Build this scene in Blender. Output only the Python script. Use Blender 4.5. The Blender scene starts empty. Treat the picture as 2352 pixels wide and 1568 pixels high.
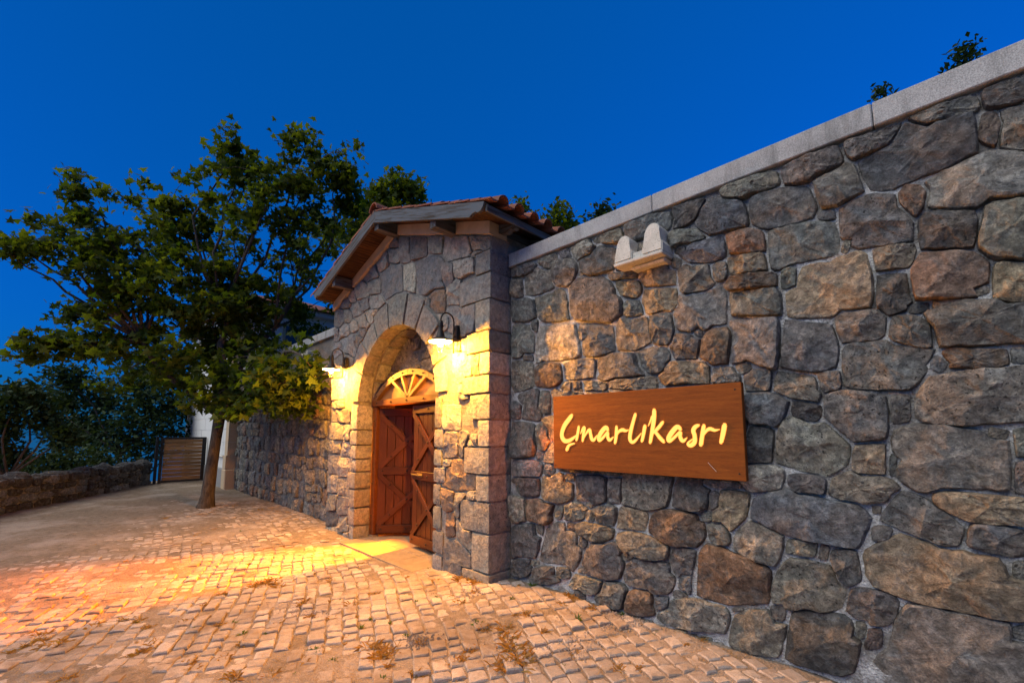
import bpy, bmesh, math, random
from mathutils import Vector, Matrix, noise as mnoise
random.seed(11)
R = math.radians
sc = bpy.context.scene
col = sc.collection

# ------------------------------------------------------------------ camera
# World: X along the wall (to the right), Y into the wall, Z up.
# All photo measures are in a 2352 x 1568 copy of the picture ("D" pixels).
EYE = 1.45
PITCH = math.atan2(105, 994)
cam_d = bpy.data.cameras.new('camera')
cam_d.sensor_width = 36.0
cam_d.lens = 994 / 2352 * 36
cam_d.shift_y = 109 / 2352
cam_d.clip_start = 0.05
cam_d.clip_end = 60000
cam = bpy.data.objects.new('camera', cam_d)
col.objects.link(cam)
cam.location = (0, 0, EYE)
cam.rotation_euler = (R(90) + PITCH, 0, R(45))
sc.camera = cam
S2 = math.sqrt(.5)
CR = Vector((S2, S2, 0)); CF = Vector((-S2, S2, 0)); CZ = Vector((0, 0, 1))
FW = CF * math.cos(PITCH) + CZ * math.sin(PITCH)
UP = CZ * math.cos(PITCH) - CF * math.sin(PITCH)
def ray(x, y):
    return CR * (x - 1176) + UP * (893 - y) + FW * 994
def on_y(x, y, Y):
    d = ray(x, y); return Vector((0, 0, EYE)) + d * (Y / d.y)
def on_x(x, y, X):
    d = ray(x, y); return Vector((0, 0, EYE)) + d * (X / d.x)
def on_z(x, y, Z=0.0):
    d = ray(x, y); return Vector((0, 0, EYE)) + d * ((Z - EYE) / d.z)
def cw(x, z, h=0.0):          # camera-level coordinates (right, forward, height) to world
    v = CR * x + CF * z; return Vector((v.x, v.y, h))
def proj(p):                  # world point to D pixel
    v = Vector(p) - Vector((0, 0, EYE)); w = v.dot(FW)
    return 1176 + 994 * v.dot(CR) / w, 893 - 994 * v.dot(UP) / w, w

# ------------------------------------------------------------------ world, dusk light, exposure
SUN_EL, SUN_AZ = 50.0, 195.0        # afterglow: broad, faint, from behind the camera
wd = bpy.data.worlds.new('World'); sc.world = wd; wd.use_nodes = True
nt = wd.node_tree; nt.nodes.clear()
sky = nt.nodes.new('ShaderNodeTexSky'); sky.sky_type = 'NISHITA'; sky.sun_disc = False
sky.sun_elevation = R(2.0); sky.sun_rotation = R(SUN_AZ)
sky.altitude = 100; sky.air_density = 1.0; sky.dust_density = 1.2; sky.ozone_density = 6.0
hsv = nt.nodes.new('ShaderNodeHueSaturation'); hsv.inputs['Saturation'].default_value = 1.0
tint = nt.nodes.new('ShaderNodeMixRGB'); tint.blend_type = 'MULTIPLY'; tint.inputs[0].default_value = 1
tint.inputs[2].default_value = (.14, .64, 1.30, 1)
bg = nt.nodes.new('ShaderNodeBackground'); bg.inputs['Strength'].default_value = 0.15  # dusk
out = nt.nodes.new('ShaderNodeOutputWorld')
nt.links.new(sky.outputs[0], hsv.inputs['Color']); nt.links.new(hsv.outputs[0], tint.inputs[1])
even = nt.nodes.new('ShaderNodeMixRGB'); even.inputs[0].default_value = .36; even.inputs[2].default_value = (.0, .43, 1.36, 1)
nt.links.new(tint.outputs[0], even.inputs[1]); nt.links.new(even.outputs[0], bg.inputs['Color']); nt.links.new(bg.outputs[0], out.inputs['Surface'])
sun_d = bpy.data.lights.new('sun', 'SUN'); sun_d.energy = 1.2; sun_d.angle = R(60); sun_d.color = (1, .95, .79)
sun = bpy.data.objects.new('sun', sun_d); col.objects.link(sun)
sdir = Vector((math.sin(R(SUN_AZ)) * math.cos(R(SUN_EL)), math.cos(R(SUN_AZ)) * math.cos(R(SUN_EL)), math.sin(R(SUN_EL))))
sun.rotation_euler = sdir.to_track_quat('Z', 'Y').to_euler()
sc.view_settings.view_transform = 'Standard'; sc.view_settings.look = 'None'
sc.view_settings.exposure = 1.5; sc.view_settings.gamma = 1.0
sc.view_settings.use_curve_mapping = False
sc.cycles.use_denoising = True
sc.cycles.max_bounces = 6; sc.cycles.transparent_max_bounces = 12
sc.cycles.sample_clamp_indirect = 4.0
LAMP = (1.0, .38, .030)

# ------------------------------------------------------------------ helpers
WP = {}                      # world position of every parent
WM = {}
def link(name, data, parent=None, loc=(0, 0, 0), rot=None, kind=None):
    """loc and rot are given in the world, also for a part of a turned parent"""
    o = bpy.data.objects.new(name, data); col.objects.link(o)
    m = Matrix.Translation(Vector(loc))
    if rot is not None:
        o.rotation_mode = 'QUATERNION'; o.rotation_quaternion = rot; m = m @ Matrix(rot.to_matrix().to_4x4())
    o.location = loc
    if parent is not None:
        o.parent = parent; o.matrix_parent_inverse = WM[parent.name].inverted()
    WM[o.name] = m; WP[o.name] = Vector(loc)
    if kind: o['kind'] = kind
    return o
def tag(o, label, cat, group=None):
    o['label'] = label; o['category'] = cat
    if group: o['group'] = group
    return o
def thing(name, loc, label, cat, group=None):
    return tag(link(name, None, None, loc), label, cat, group)
def mesh(name, verts, faces, mat=None, smooth=False):
    m = bpy.data.meshes.new(name); m.from_pydata(verts, [], faces); m.update()
    if mat: m.materials.append(mat)
    if smooth: m.polygons.foreach_set('use_smooth', [True] * len(m.polygons))
    return m
def crisp(m, deg=28):
    m.set_sharp_from_angle(angle=R(deg)); return m
def bm_mesh(name, bm, mat=None, smooth=False):
    bmesh.ops.recalc_face_normals(bm, faces=bm.faces)
    m = bpy.data.meshes.new(name); bm.to_mesh(m); bm.free()
    if mat: m.materials.append(mat)
    if smooth: m.polygons.foreach_set('use_smooth', [True] * len(m.polygons))
    return m
def box_bm(sx, sy, sz, bev=0.0, c=(0, 0, 0), seg=1):
    bm = bmesh.new(); bmesh.ops.create_cube(bm, size=1)
    for v in bm.verts: v.co = Vector((v.co.x * sx + c[0], v.co.y * sy + c[1], v.co.z * sz + c[2]))
    if bev: bmesh.ops.bevel(bm, geom=bm.edges[:], offset=bev, segments=seg, affect='EDGES')
    return bm
def box(name, lo, hi, mat, parent=None, bev=0.0, kind=None):
    lo, hi = Vector(lo), Vector(hi); c = (lo + hi) / 2; s = hi - lo
    return link(name, bm_mesh(name, box_bm(s.x, s.y, s.z, bev), mat), parent, c, None, kind)
def beam(name, p0, p1, w, h, mat, parent=None, up=(0, 0, 1), bev=0.004):
    """box from p0 to p1, local X along it, w across, h along up"""
    p0, p1 = Vector(p0), Vector(p1); x = (p1 - p0); L = x.length; x.normalize()
    y = Vector(up).cross(x)
    if y.length < 1e-4: y = Vector((0, 1, 0)).cross(x)
    y.normalize(); z = x.cross(y)
    q = Matrix((x, y, z)).transposed().to_quaternion()
    return link(name, bm_mesh(name, box_bm(L, w, h, bev), mat), parent, (p0 + p1) / 2, q)
def tube_bm(bm, pts, rad, n=8, cap=True):
    pts = [Vector(p) for p in pts]; rings = []
    for i, p in enumerate(pts):
        a = pts[max(i - 1, 0)]; b = pts[min(i + 1, len(pts) - 1)]; t = (b - a).normalized()
        u = t.orthogonal().normalized() if i == 0 else (u - t * u.dot(t)).normalized()
        v = t.cross(u); r = rad[i] if hasattr(rad, '__len__') else rad
        rings.append([bm.verts.new(p + (u * math.cos(2 * math.pi * k / n) + v * math.sin(2 * math.pi * k / n)) * r) for k in range(n)])
    for a, b in zip(rings, rings[1:]):
        for k in range(n): bm.faces.new((a[k], a[(k + 1) % n], b[(k + 1) % n], b[k]))
    if cap: bm.faces.new(rings[0][::-1]); bm.faces.new(rings[-1])
def lathe_bm(bm, prof, n=24, c=(0, 0, 0)):
    rings = [[bm.verts.new((c[0] + r * math.cos(2 * math.pi * k / n), c[1] + r * math.sin(2 * math.pi * k / n), c[2] + z)) for k in range(n)] for r, z in prof]
    for a, b in zip(rings, rings[1:]):
        for k in range(n): bm.faces.new((a[k], a[(k + 1) % n], b[(k + 1) % n], b[k]))

# ------------------------------------------------------------------ materials
class NT:
    def __init__(s, name):
        s.m = bpy.data.materials.new(name); s.m.use_nodes = True; s.t = s.m.node_tree
        s.b = s.t.nodes['Principled BSDF']; s.o = s.t.nodes['Material Output']
    def n(s, k, **kw):
        x = s.t.nodes.new(k)
        for a, v in kw.items(): setattr(x, a, v)
        return x
    def l(s, a, b): s.t.links.new(a, b)
    def coords(s, scale=(1, 1, 1), world=False):
        tc = s.n('ShaderNodeTexCoord'); mp = s.n('ShaderNodeMapping'); mp.inputs['Scale'].default_value = scale
        if world:
            g = s.n('ShaderNodeNewGeometry'); s.l(g.outputs['Position'], mp.inputs['Vector'])
        else:
            oi = s.n('ShaderNodeObjectInfo'); mu = s.n('ShaderNodeMath', operation='MULTIPLY'); mu.inputs[1].default_value = 91.7
            s.l(oi.outputs['Random'], mu.inputs[0]); ad = s.n('ShaderNodeVectorMath', operation='ADD')
            s.l(tc.outputs['Object'], ad.inputs[0]); s.l(mu.outputs[0], ad.inputs[1]); s.l(ad.outputs[0], mp.inputs['Vector'])
        return mp.outputs[0]
    def noise(s, vec, scale, detail=6, rough=.6, dist=0):
        x = s.n('ShaderNodeTexNoise'); x.inputs['Scale'].default_value = scale; x.inputs['Detail'].default_value = detail
        x.inputs['Roughness'].default_value = rough; x.inputs['Distortion'].default_value = dist; s.l(vec, x.inputs['Vector']); return x.outputs['Fac']
    def ramp(s, fac, stops):
        x = s.n('ShaderNodeValToRGB'); e = x.color_ramp.elements
        while len(e) > 1: e.remove(e[0])
        for i, (p, c) in enumerate(stops):
            el = e[0] if i == 0 else e.new(p)
            el.position = p; el.color = (c, c, c, 1) if not hasattr(c, '__len__') else (*c, 1)
        s.l(fac, x.inputs[0]); return x.outputs[0]
    def mix(s, fac, a, b, mode='MIX'):
        x = s.n('ShaderNodeMixRGB', blend_type=mode)
        for sock, v in zip(x.inputs, (fac, a, b)):
            if hasattr(v, 'is_linked'): s.l(v, sock)
            elif hasattr(v, '__len__'): sock.default_value = (*v, 1)
            else: sock.default_value = v
        return x.outputs[0]
    def bump(s, fac, strength, dist=.01, prev=None):
        x = s.n('ShaderNodeBump'); x.inputs['Strength'].default_value = strength; x.inputs['Distance'].default_value = dist
        s.l(fac, x.inputs['Height'])
        if prev: s.l(prev, x.inputs['Normal'])
        return x.outputs[0]
    def fin(s, color, rough=.9, nrm=None, spec=.3):
        if hasattr(color, 'is_linked'): s.l(color, s.b.inputs['Base Color'])
        else: s.b.inputs['Base Color'].default_value = (*color, 1)
        if hasattr(rough, 'is_linked'): s.l(rough, s.b.inputs['Roughness'])
        else: s.b.inputs['Roughness'].default_value = rough
        s.b.inputs['Specular IOR Level'].default_value = spec
        if nrm: s.l(nrm, s.b.inputs['Normal'])
        return s.m

def mat_stone(name, tool=False, warm=.5):
    s = NT(name); v = s.coords(); oi = s.n('ShaderNodeObjectInfo')
    big = s.noise(v, 5, 3, .6); mid = s.noise(v, 22, 7, .7, .4); fine = s.noise(v, 120, 4, .7); pit = s.noise(v, 55, 2, .5)
    c = oi.outputs['Color']
    c = s.mix(s.ramp(big, [(.40, 0), (.62, warm)]), c, (.27, .17, .095))                       # iron staining
    c = s.mix(s.ramp(s.noise(v, 9, 4, .7, .8), [(.50, 0), (.62, .55)]), c, (.10, .105, .115))  # blue-grey patches
    c = s.mix(.75, c, s.ramp(mid, [(.30, .45 if tool else .18), (.5, 1.0), (.66, 1.5 if tool else 2.2)]), 'MULTIPLY')
    c = s.mix(.55, c, s.ramp(fine, [(.3, .45), (.7, 1.5)]), 'MULTIPLY')
    sel = s.ramp(oi.outputs['Random'], [(.60, 0), (.66, 1)])      # only some stones are vesicular
    pk = s.mix(1, s.ramp(pit, [(.29, .9), (.38, 0)]), sel, 'MULTIPLY')
    c = s.mix(pk, c, (.02, .018, .016))
    hs = s.n('ShaderNodeHueSaturation'); hs.inputs['Saturation'].default_value = .80; hs.inputs['Value'].default_value = 1.25 if tool else 1.15; s.l(c, hs.inputs['Color'])
    c = s.mix(1, hs.outputs[0], (.97, 1.02, 1.0), 'MULTIPLY')
    if tool:
        w = s.n('ShaderNodeTexWave'); w.inputs['Scale'].default_value = 16; w.inputs['Distortion'].default_value = 7; w.inputs['Detail'].default_value = 3
        s.l(v, w.inputs['Vector'])
    b = s.bump(big, .8, .05 if tool else .09); b = s.bump(mid, .8 if tool else 1.0, .025 if tool else .055, b); b = s.bump(fine, .7, .008 if tool else .012, b)
    b = s.bump(s.ramp(pk, [(0, 1), (1, 0)]), .6, .008, b)
    if tool: b = s.bump(w.outputs['Fac'], .28, .006, b)
    return s.fin(c, .88, b, .25)
def mat_mortar(name, c1=(.34, .33, .32), c2=(.52, .50, .48)):
    s = NT(name); v = s.coords(world=True)
    a = s.noise(v, 35, 6, .75); b_ = s.noise(v, 140, 3, .6); g = s.n('ShaderNodeTexVoronoi'); g.inputs['Scale'].default_value = 75; s.l(v, g.inputs['Vector'])
    c = s.mix(s.ramp(a, [(.35, 0), (.65, 1)]), c1, c2)
    c = s.mix(.5, c, s.ramp(b_, [(.3, .5), (.7, 1.3)]), 'MULTIPLY')
    c = s.mix(s.ramp(s.noise(v, 5, 4, .7), [(.46, 0), (.60, .75)]), c, (.17, .15, .13))
    n = s.bump(a, 1.0, .03); n = s.bump(g.outputs['Distance'], .7, .012, n)
    return s.fin(c, .95, n, .2)
def mat_wood(name, ca, cb, rough=.55, weather=None, grain=1.0):
    s = NT(name); v = s.coords((1.2, 14, 14)); v2 = s.coords((.35, 5, 5)); oi = s.n('ShaderNodeObjectInfo')
    f = s.noise(v, 4, 6, .65, 1.2); f2 = s.noise(v2, 3, 4, .6, .6); fi = s.noise(v, 30, 3, .7)
    c = s.mix(s.ramp(f, [(.3, 0), (.7, 1)]), ca, cb)
    c = s.mix(.6, c, s.ramp(f2, [(.3, .55), (.7, 1.25)]), 'MULTIPLY')
    c = s.mix(.35 * grain, c, s.ramp(fi, [(.35, .4), (.6, 1.15)]), 'MULTIPLY')
    var = s.n('ShaderNodeMapRange'); var.inputs['To Min'].default_value = .75; var.inputs['To Max'].default_value = 1.2
    s.l(oi.outputs['Random'], var.inputs['Value']); c = s.mix(1, c, var.outputs[0], 'MULTIPLY')
    if weather: c = s.mix(s.ramp(s.noise(v2, 6, 5, .7, .5), [(.38, 0), (.54, .9)]), c, weather)
    n = s.bump(f, .35, .004); n = s.bump(fi, .3 * grain, .002, n)
    return s.fin(c, rough, n, .2)
def mat_plain(name, c, rough=.6, metal=0.0, bumpy=0.0):
    s = NT(name); v = s.coords(); f = s.noise(v, 60, 4, .6)
    cc = s.mix(.5, c, s.ramp(f, [(.3, .6), (.7, 1.3)]), 'MULTIPLY')
    m = s.fin(cc, rough, s.bump(f, max(bumpy, .05), .003), .4); s.b.inputs['Metallic'].default_value = metal; return m
def mat_emit(name, c, strength):
    s = NT(name); s.fin((.02, .015, .01), .5)
    s.b.inputs['Emission Color'].default_value = (*c, 1); s.b.inputs['Emission Strength'].default_value = strength; return s.m

M = {}
M['stone'] = mat_stone('rough_stone', False, .34)
M['stone_dark'] = mat_stone('dark_field_stone', False, .05)
M['stone_tool'] = mat_stone('tooled_stone', True, .30)
M['mortar'] = mat_mortar('lime_mortar', (.46, .455, .45), (.70, .69, .68))
M['mortar_warm'] = mat_mortar('warm_mortar', (.24, .22, .195), (.36, .335, .30))
M['mortar_dark'] = mat_mortar('old_mortar', (.16, .15, .14), (.28, .26, .24))
s = NT('granite_coping'); v = s.coords(world=True)
c = s.mix(s.ramp(s.noise(v, 160, 3, .7), [(.35, 0), (.65, 1)]), (.22, .215, .21), (.46, .45, .44))
c = s.mix(.5, c, s.ramp(s.noise(v, 3, 5, .7), [(.32, .45), (.5, 1.0), (.68, 1.3)]), 'MULTIPLY')
c = s.mix(s.ramp(s.noise(s.coords((7, 7, .8), True), 1.2, 5, .7), [(.52, 0), (.66, .55)]), c, (.10, .10, .095))
M['coping'] = s.fin(c, .8, s.bump(s.noise(v, 160, 3), .25, .003))
s = NT('cream_plaster'); v = s.coords(world=True)
c = s.mix(s.ramp(s.noise(v, 4, 6, .7), [(.3, 0), (.7, 1)]), (.36, .29, .22), (.52, .43, .33))
M['cream'] = s.fin(c, .85, s.bump(s.noise(v, 90, 4), .3, .004))
s = NT('speckled_limestone'); v = s.coords(world=True)
c = s.mix(s.ramp(s.noise(v, 12, 4, .7), [(.3, 0), (.7, 1)]), (.44, .42, .36), (.62, .59, .52))
c = s.mix(s.ramp(s.noise(v, 130, 2, .5), [(.30, .9), (.38, 0)]), c, (.06, .05, .045))
M['limestone'] = s.fin(c, .9, s.bump(s.noise(v, 60, 5), .4, .006))
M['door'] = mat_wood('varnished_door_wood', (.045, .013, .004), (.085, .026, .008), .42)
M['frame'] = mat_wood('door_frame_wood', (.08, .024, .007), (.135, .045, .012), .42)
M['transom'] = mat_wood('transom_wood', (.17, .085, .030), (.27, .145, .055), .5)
M['sign'] = mat_wood('sign_wood', (.20, .050, .005), (.30, .086, .009), .7, None, .9)
M['slat'] = mat_wood('gate_slat_wood', (.22, .11, .045), (.36, .195, .085), .6)
M['old_wood'] = mat_wood('weathered_wood', (.045, .034, .026), (.095, .078, .063), .85, (.105, .118, .135), 1.4)  # grey weathering, with blue sky light tinted into the weather colour
M['soffit'] = mat_wood('soffit_wood', (.075, .036, .016), (.17, .08, .032), .8, (.022, .013, .01), 1.2)
s = NT('terracotta'); v = s.coords()
c = s.mix(s.ramp(s.noise(v, 9, 6, .7), [(.3, 0), (.7, 1)]), (.13, .042, .024), (.29, .098, .052))
c = s.mix(s.ramp(s.noise(v, 22, 5, .7), [(.52, 0), (.66, .7)]), c, (.13, .105, .09))
M['tile'] = s.fin(c, .85, s.bump(s.noise(v, 70, 4), .3, .004))
M['iron'] = mat_plain('dark_iron', (.022, .020, .018), .5, .5, .2)
M['brass'] = mat_plain('aged_brass', (.18, .13, .055), .45, .8, .2)
M['blackmetal'] = mat_plain('black_painted_metal', (.012, .012, .013), .5, .2)
M['enamel'] = mat_plain('white_enamel', (.8, .76, .66), .35)
M['bulb'] = mat_emit('lit_bulb', (1, .66, .20), 60)
M['letter'] = mat_emit('lit_letter', (1, .44, .085), .72); M['halo'] = mat_emit('letter_halo_glow', (1, .25, .02), .42)
M['led'] = mat_emit('led_strip', (1, .22, .03), 110)
M['plaster'] = mat_plain('white_house_stone', (.62, .62, .60), .85, 0, .3)
M['plinth'] = mat_plain('grey_plinth', (.25, .255, .26), .9, 0, .4)
M['quoin'] = mat_plain('tan_quoin', (.50, .38, .25), .9, 0, .4)
M['glass'] = mat_plain('window_glass', (.02, .03, .04), .08)
def mat_sett(name):
    s = NT(name); v = s.coords(world=True); oi = s.n('ShaderNodeObjectInfo'); g = s.n('ShaderNodeNewGeometry')
    base = s.mix(g.outputs['Random Per Island'], (.27, .222, .188), (.43, .36, .305))
    sp = s.noise(v, 210, 3, .75); md = s.noise(v, 30, 5, .7)
    c = s.mix(.75, base, s.ramp(sp, [(.28, .35), (.5, 1), (.72, 1.5)]), 'MULTIPLY')
    c = s.mix(.5, c, s.ramp(md, [(.3, .6), (.7, 1.25)]), 'MULTIPLY')
    dirt = s.ramp(s.noise(v, 1.7, 6, .72, .3), [(.46, 0), (.62, .8)])
    c = s.mix(dirt, c, (.16, .11, .072))
    n = s.bump(md, .5, .010); n = s.bump(sp, .6, .005, n)
    return s.fin(c, .85, n, .3)
M['sett'] = mat_sett('granite_sett')
s = NT('earth_joint'); v = s.coords(world=True)
c = s.mix(s.ramp(s.noise(v, 14, 7, .75), [(.3, 0), (.7, 1)]), (.105, .078, .055), (.25, .195, .145))
c = s.mix(s.ramp(s.noise(v, 1.1, 5, .7), [(.48, 0), (.62, .6)]), c, (.34, .28, .235))
c = s.mix(.6, c, s.ramp(s.noise(v, 170, 2, .6), [(.3, .45), (.7, 1.5)]), 'MULTIPLY')
vo = s.n('ShaderNodeTexVoronoi'); vo.inputs['Scale'].default_value = 60; s.l(v, vo.inputs['Vector'])
n = s.bump(s.noise(v, 9, 7, .75), .6, .03); n = s.bump(vo.outputs['Distance'], .6, .012, n)
M['earth'] = s.fin(c, .95, n, .2)
s = NT('floor_slab'); v = s.coords(world=True)
c = s.mix(s.ramp(s.noise(v, 6, 5, .7), [(.3, 0), (.7, 1)]), (.17, .125, .08), (.27, .205, .14))
M['slab'] = s.fin(c, .7, s.bump(s.noise(v, 40, 4), .3, .004))
s = NT('dry_slope'); v = s.coords(world=True)
M['slope'] = s.fin(s.mix(s.ramp(s.noise(v, .4, 6, .7), [(.3, 0), (.7, 1)]), (.03, .04, .02), (.09, .085, .045)), .95, s.bump(s.noise(v, 3, 6), .8, .2))
s = NT('far_haze_gloss'); v = s.coords(world=True)
M['far_haze_sheet'] = s.fin((.01, .05, .09), .12, s.bump(s.noise(v, .05, 4), .15, 1.0), .5)
def mat_leaf(name, a, b, tr=.35):
    s = NT(name); g = s.n('ShaderNodeNewGeometry')
    c = s.mix(g.outputs['Random Per Island'], a, b)
    s.l(c, s.b.inputs['Base Color']); s.b.inputs['Roughness'].default_value = .65; s.b.inputs['Specular IOR Level'].default_value = .15
    t = s.n('ShaderNodeBsdfTranslucent'); s.l(s.mix(1, c, (1.9, 1.6, .35), 'MULTIPLY'), t.inputs['Color'])
    mx = s.n('ShaderNodeMixShader'); mx.inputs[0].default_value = tr
    s.l(s.b.outputs[0], mx.inputs[1]); s.l(t.outputs[0], mx.inputs[2]); s.l(mx.outputs[0], s.o.inputs['Surface'])
    return s.m
M['leaf'] = mat_leaf('plane_leaf', (.026, .055, .010), (.085, .115, .018), .58)
M['leaf_dark'] = mat_leaf('dark_leaf', (.012, .030, .012), (.035, .065, .022), .2)
M['weed'] = mat_leaf('weed_green', (.05, .095, .02), (.11, .15, .04))
M['straw'] = mat_leaf('dry_straw', (.20, .12, .04), (.36, .24, .09))
s = NT('tree_bark'); v = s.coords((6, 6, 1.6)); f = s.noise(v, 4, 8, .7, .6)
c = s.mix(s.ramp(f, [(.35, 0), (.65, 1)]), (.028, .022, .017), (.10, .08, .062))
M['bark'] = s.fin(c, .9, s.bump(f, .9, .03))

# ------------------------------------------------------------------ stone cells
rs = random.Random(5)
TONES = [(.165, .155, .145), (.185, .165, .145), (.140, .138, .138), (.205, .180, .145), (.155, .145, .148), (.175, .172, .150), (.110, .108, .112), (.23, .20, .165), (.20, .165, .125)]
NAMED = {'rust': (.20, .105, .065), 'purple': (.125, .115, .122), 'red': (.12, .082, .076), 'brown': (.15, .085, .05), 'tan': (.27, .19, .11), 'dark': (.08, .075, .08), 'pale': (.27, .24, .20), 'blue': (.11, .115, .135), 'black': (.035, .032, .034)}
def fdist(s, x, y):
    dx, dy = x - s[0], y - s[1]; ca, sa = s[5], s[6]
    u = abs(dx * ca + dy * sa) / s[2]; v = abs(-dx * sa + dy * ca) / s[3]
    return (u ** 5 + v ** 5) ** .2
def prep(seeds, grow=1.0):
    out = []
    for sd in seeds:
        a = R(sd[4]) if len(sd) > 4 and not isinstance(sd[4], str) else 0.0
        tone = next((q for q in sd[4:] if isinstance(q, str)), None)
        out.append((sd[0], sd[1], sd[2] / 2 * grow, sd[3] / 2 * grow, 0, math.cos(a), math.sin(a), tone))
    return out
def cells(seeds, n=26, gap=3.0, limit=1.12, ok=None, jit=.05):
    """star-shaped cell of every seed: bounded by its own extent, its neighbours and ok()"""
    res = []
    for i, s in enumerate(seeds):
        rmax = max(s[2], s[3]) * 1.75
        near = [q for j, q in enumerate(seeds) if j != i and abs(q[0] - s[0]) < rmax + 1.4 * max(q[2], q[3]) and abs(q[1] - s[1]) < rmax + 1.4 * max(q[2], q[3])]
        if ok and not ok(s[0], s[1]): res.append(None); continue
        ph = [rs.random() * 6.28 for _ in range(4)]; poly = []
        for k in range(n):
            th = 2 * math.pi * k / n; cx, cy = math.cos(th), math.sin(th); lo, hi = 0.0, rmax
            for _ in range(11):
                r = (lo + hi) / 2; x, y = s[0] + cx * r, s[1] + cy * r; f = fdist(s, x, y)
                if f < limit and (ok is None or ok(x, y)) and all(fdist(q, x, y) > f for q in near): lo = r
                else: hi = r
            w = sum(math.sin((m + 2) * th + ph[m]) for m in range(4)) / 2
            r = max(lo - gap, lo * .5) * (1 - jit * .5 + jit * w * .5 + rs.uniform(-jit, jit) * .35)
            poly.append((s[0] + cx * r, s[1] + cy * r))
        res.append(poly)
    return res
def fill_gaps(seeds, ok, x0, x1, y0, y1, step, thr, rnd, size):
    pts = [(x, y) for x in frange(x0, x1, step) for y in frange(y0, y1, step)]; rnd.shuffle(pts)
    for (x, y) in pts:
        if not ok(x, y): continue
        f = min(fdist(q, x, y) for q in seeds if abs(q[0] - x) < 400 and abs(q[1] - y) < 400)
        if f > thr:
            k = rnd.uniform(.7, 1.15) * size; seeds.append((x, y, k * rnd.uniform(.8, 1.25) / 2, k * .5, 0, 1.0, 0.0, None))
    return seeds
def frange(a, b, st):
    while a < b: yield a; a += st
def relax(poly, tol=.085, step=None):
    """knap the outline: keep its corners, straighten the sides, resample"""
    n = len(poly); cx = sum(p[0] for p in poly) / n; cy = sum(p[1] for p in poly) / n
    rad = sum(math.hypot(p[0] - cx, p[1] - cy) for p in poly) / n
    def dp(pts):
        (x0, y0), (x1, y1) = pts[0], pts[-1]; L = math.hypot(x1 - x0, y1 - y0) or 1e-9; best, bi = 0, 0
        for i in range(1, len(pts) - 1):
            d = abs((pts[i][0] - x0) * (y1 - y0) - (pts[i][1] - y0) * (x1 - x0)) / L
            if d > best: best, bi = d, i
        if best < tol * rad: return [pts[0], pts[-1]]
        return dp(pts[:bi + 1])[:-1] + dp(pts[bi:])
    k = max(range(n), key=lambda i: (poly[i][0] - cx) ** 2 + (poly[i][1] - cy) ** 2)
    rot = poly[k:] + poly[:k]; h = n // 2
    cor = dp(rot[:h + 1])[:-1] + dp(rot[h:] + rot[:1])[:-1]
    out = []; m = len(cor)
    for i in range(m):
        a, b = cor[i], cor[(i + 1) % m]; L = math.hypot(b[0] - a[0], b[1] - a[1]); ns = max(2, int(round(L / (rad * .26))))
        for j in range(ns):
            t = j / ns; w = rs.uniform(-.025, .025) * rad if j else 0; w += .015 * rad * math.sin(math.pi * t)
            nx, ny = (b[1] - a[1]) / (L or 1), -(b[0] - a[0]) / (L or 1)
            q = (a[0] + (b[0] - a[0]) * t, a[1] + (b[1] - a[1]) * t)
            if j == 0: q = (q[0] * .985 + cx * .015, q[1] * .985 + cy * .015); w = 0
            sg_ = 1 if (q[0] - cx) * nx + (q[1] - cy) * ny > 0 else -1
            out.append((q[0] + nx * w * sg_, q[1] + ny * w * sg_))
    return out
def stone_obj(name, pts, nrm, parent, mat, tone=None, back=.06, prot=(.02, .05), rings=((1, 0), (.985, .55), (.945, .93), (.82, 1.0), (.62, 1.0), (.40, 1.0), (.2, 1.0)), rough=.012):
    """pts: world outline on the wall plane, nrm: outward normal"""
    nrm = Vector(nrm); c = sum(pts, Vector()) / len(pts); n = len(pts)
    rad = sum((p - c).length for p in pts) / n
    p_ = min(rs.uniform(*prot), rad * .55)
    tx = nrm.orthogonal().normalized(); ty = nrm.cross(tx); sl = (rs.uniform(-.07, .07), rs.uniform(-.07, .07))
    off = Vector((rs.random() * 50, rs.random() * 50, rs.random() * 50))
    pl_ = []
    for _ in range(5):
        a_ = rs.random() * 6.283; pl_.append((tx * math.cos(a_) + ty * math.sin(a_), rs.uniform(.08, .55), rs.uniform(-.15, .6) * rad))
    verts = [(p - c) * .95 - nrm * back for p in pts]; faces = []
    for k, (sca, lift) in enumerate(rings):
        for p in pts:
            d = (p - c) * sca
            pk = max(p_ * .45, min(p_ - q_[1] * max(0, d.dot(q_[0]) - q_[2]) for q_ in pl_))
            h = pk * lift + (d.dot(tx) * sl[0] + d.dot(ty) * sl[1]) * (1 if k else .3)
            if k:
                h += (mnoise.noise(d * (2.2 / max(rad, .05)) + off) * .5 + mnoise.noise(d * (6.5 / max(rad, .05)) + off) * .8) * rough * min(1, rad / .1)
            h = max(h, .006 if k else -.01)
            verts.append(d + nrm * h)
    verts.append(nrm * p_ * 1.02 + nrm * mnoise.noise(off) * rough)
    for k in range(len(rings)):
        a, b = k * n, (k + 1) * n
        for i in range(n): faces.append((a + i, a + (i + 1) % n, b + (i + 1) % n, b + i))
    b = len(rings) * n
    for i in range(n): faces.append((b + i, b + (i + 1) % n, len(verts) - 1))
    m = mesh(name, verts, faces, mat, True)
    # consistent outward facing
    if m.polygons[-1].normal.dot(nrm) < 0: m.flip_normals()
    crisp(m, 22)
    o = link(name, m, parent, c)
    t = NAMED[tone] if tone in NAMED else rs.choice(TONES)
    k = rs.uniform(.82, 1.22); o.color = (t[0] * k * rs.uniform(.95, 1.06), t[1] * k, t[2] * k * rs.uniform(.94, 1.06), 1)
    return o
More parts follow.
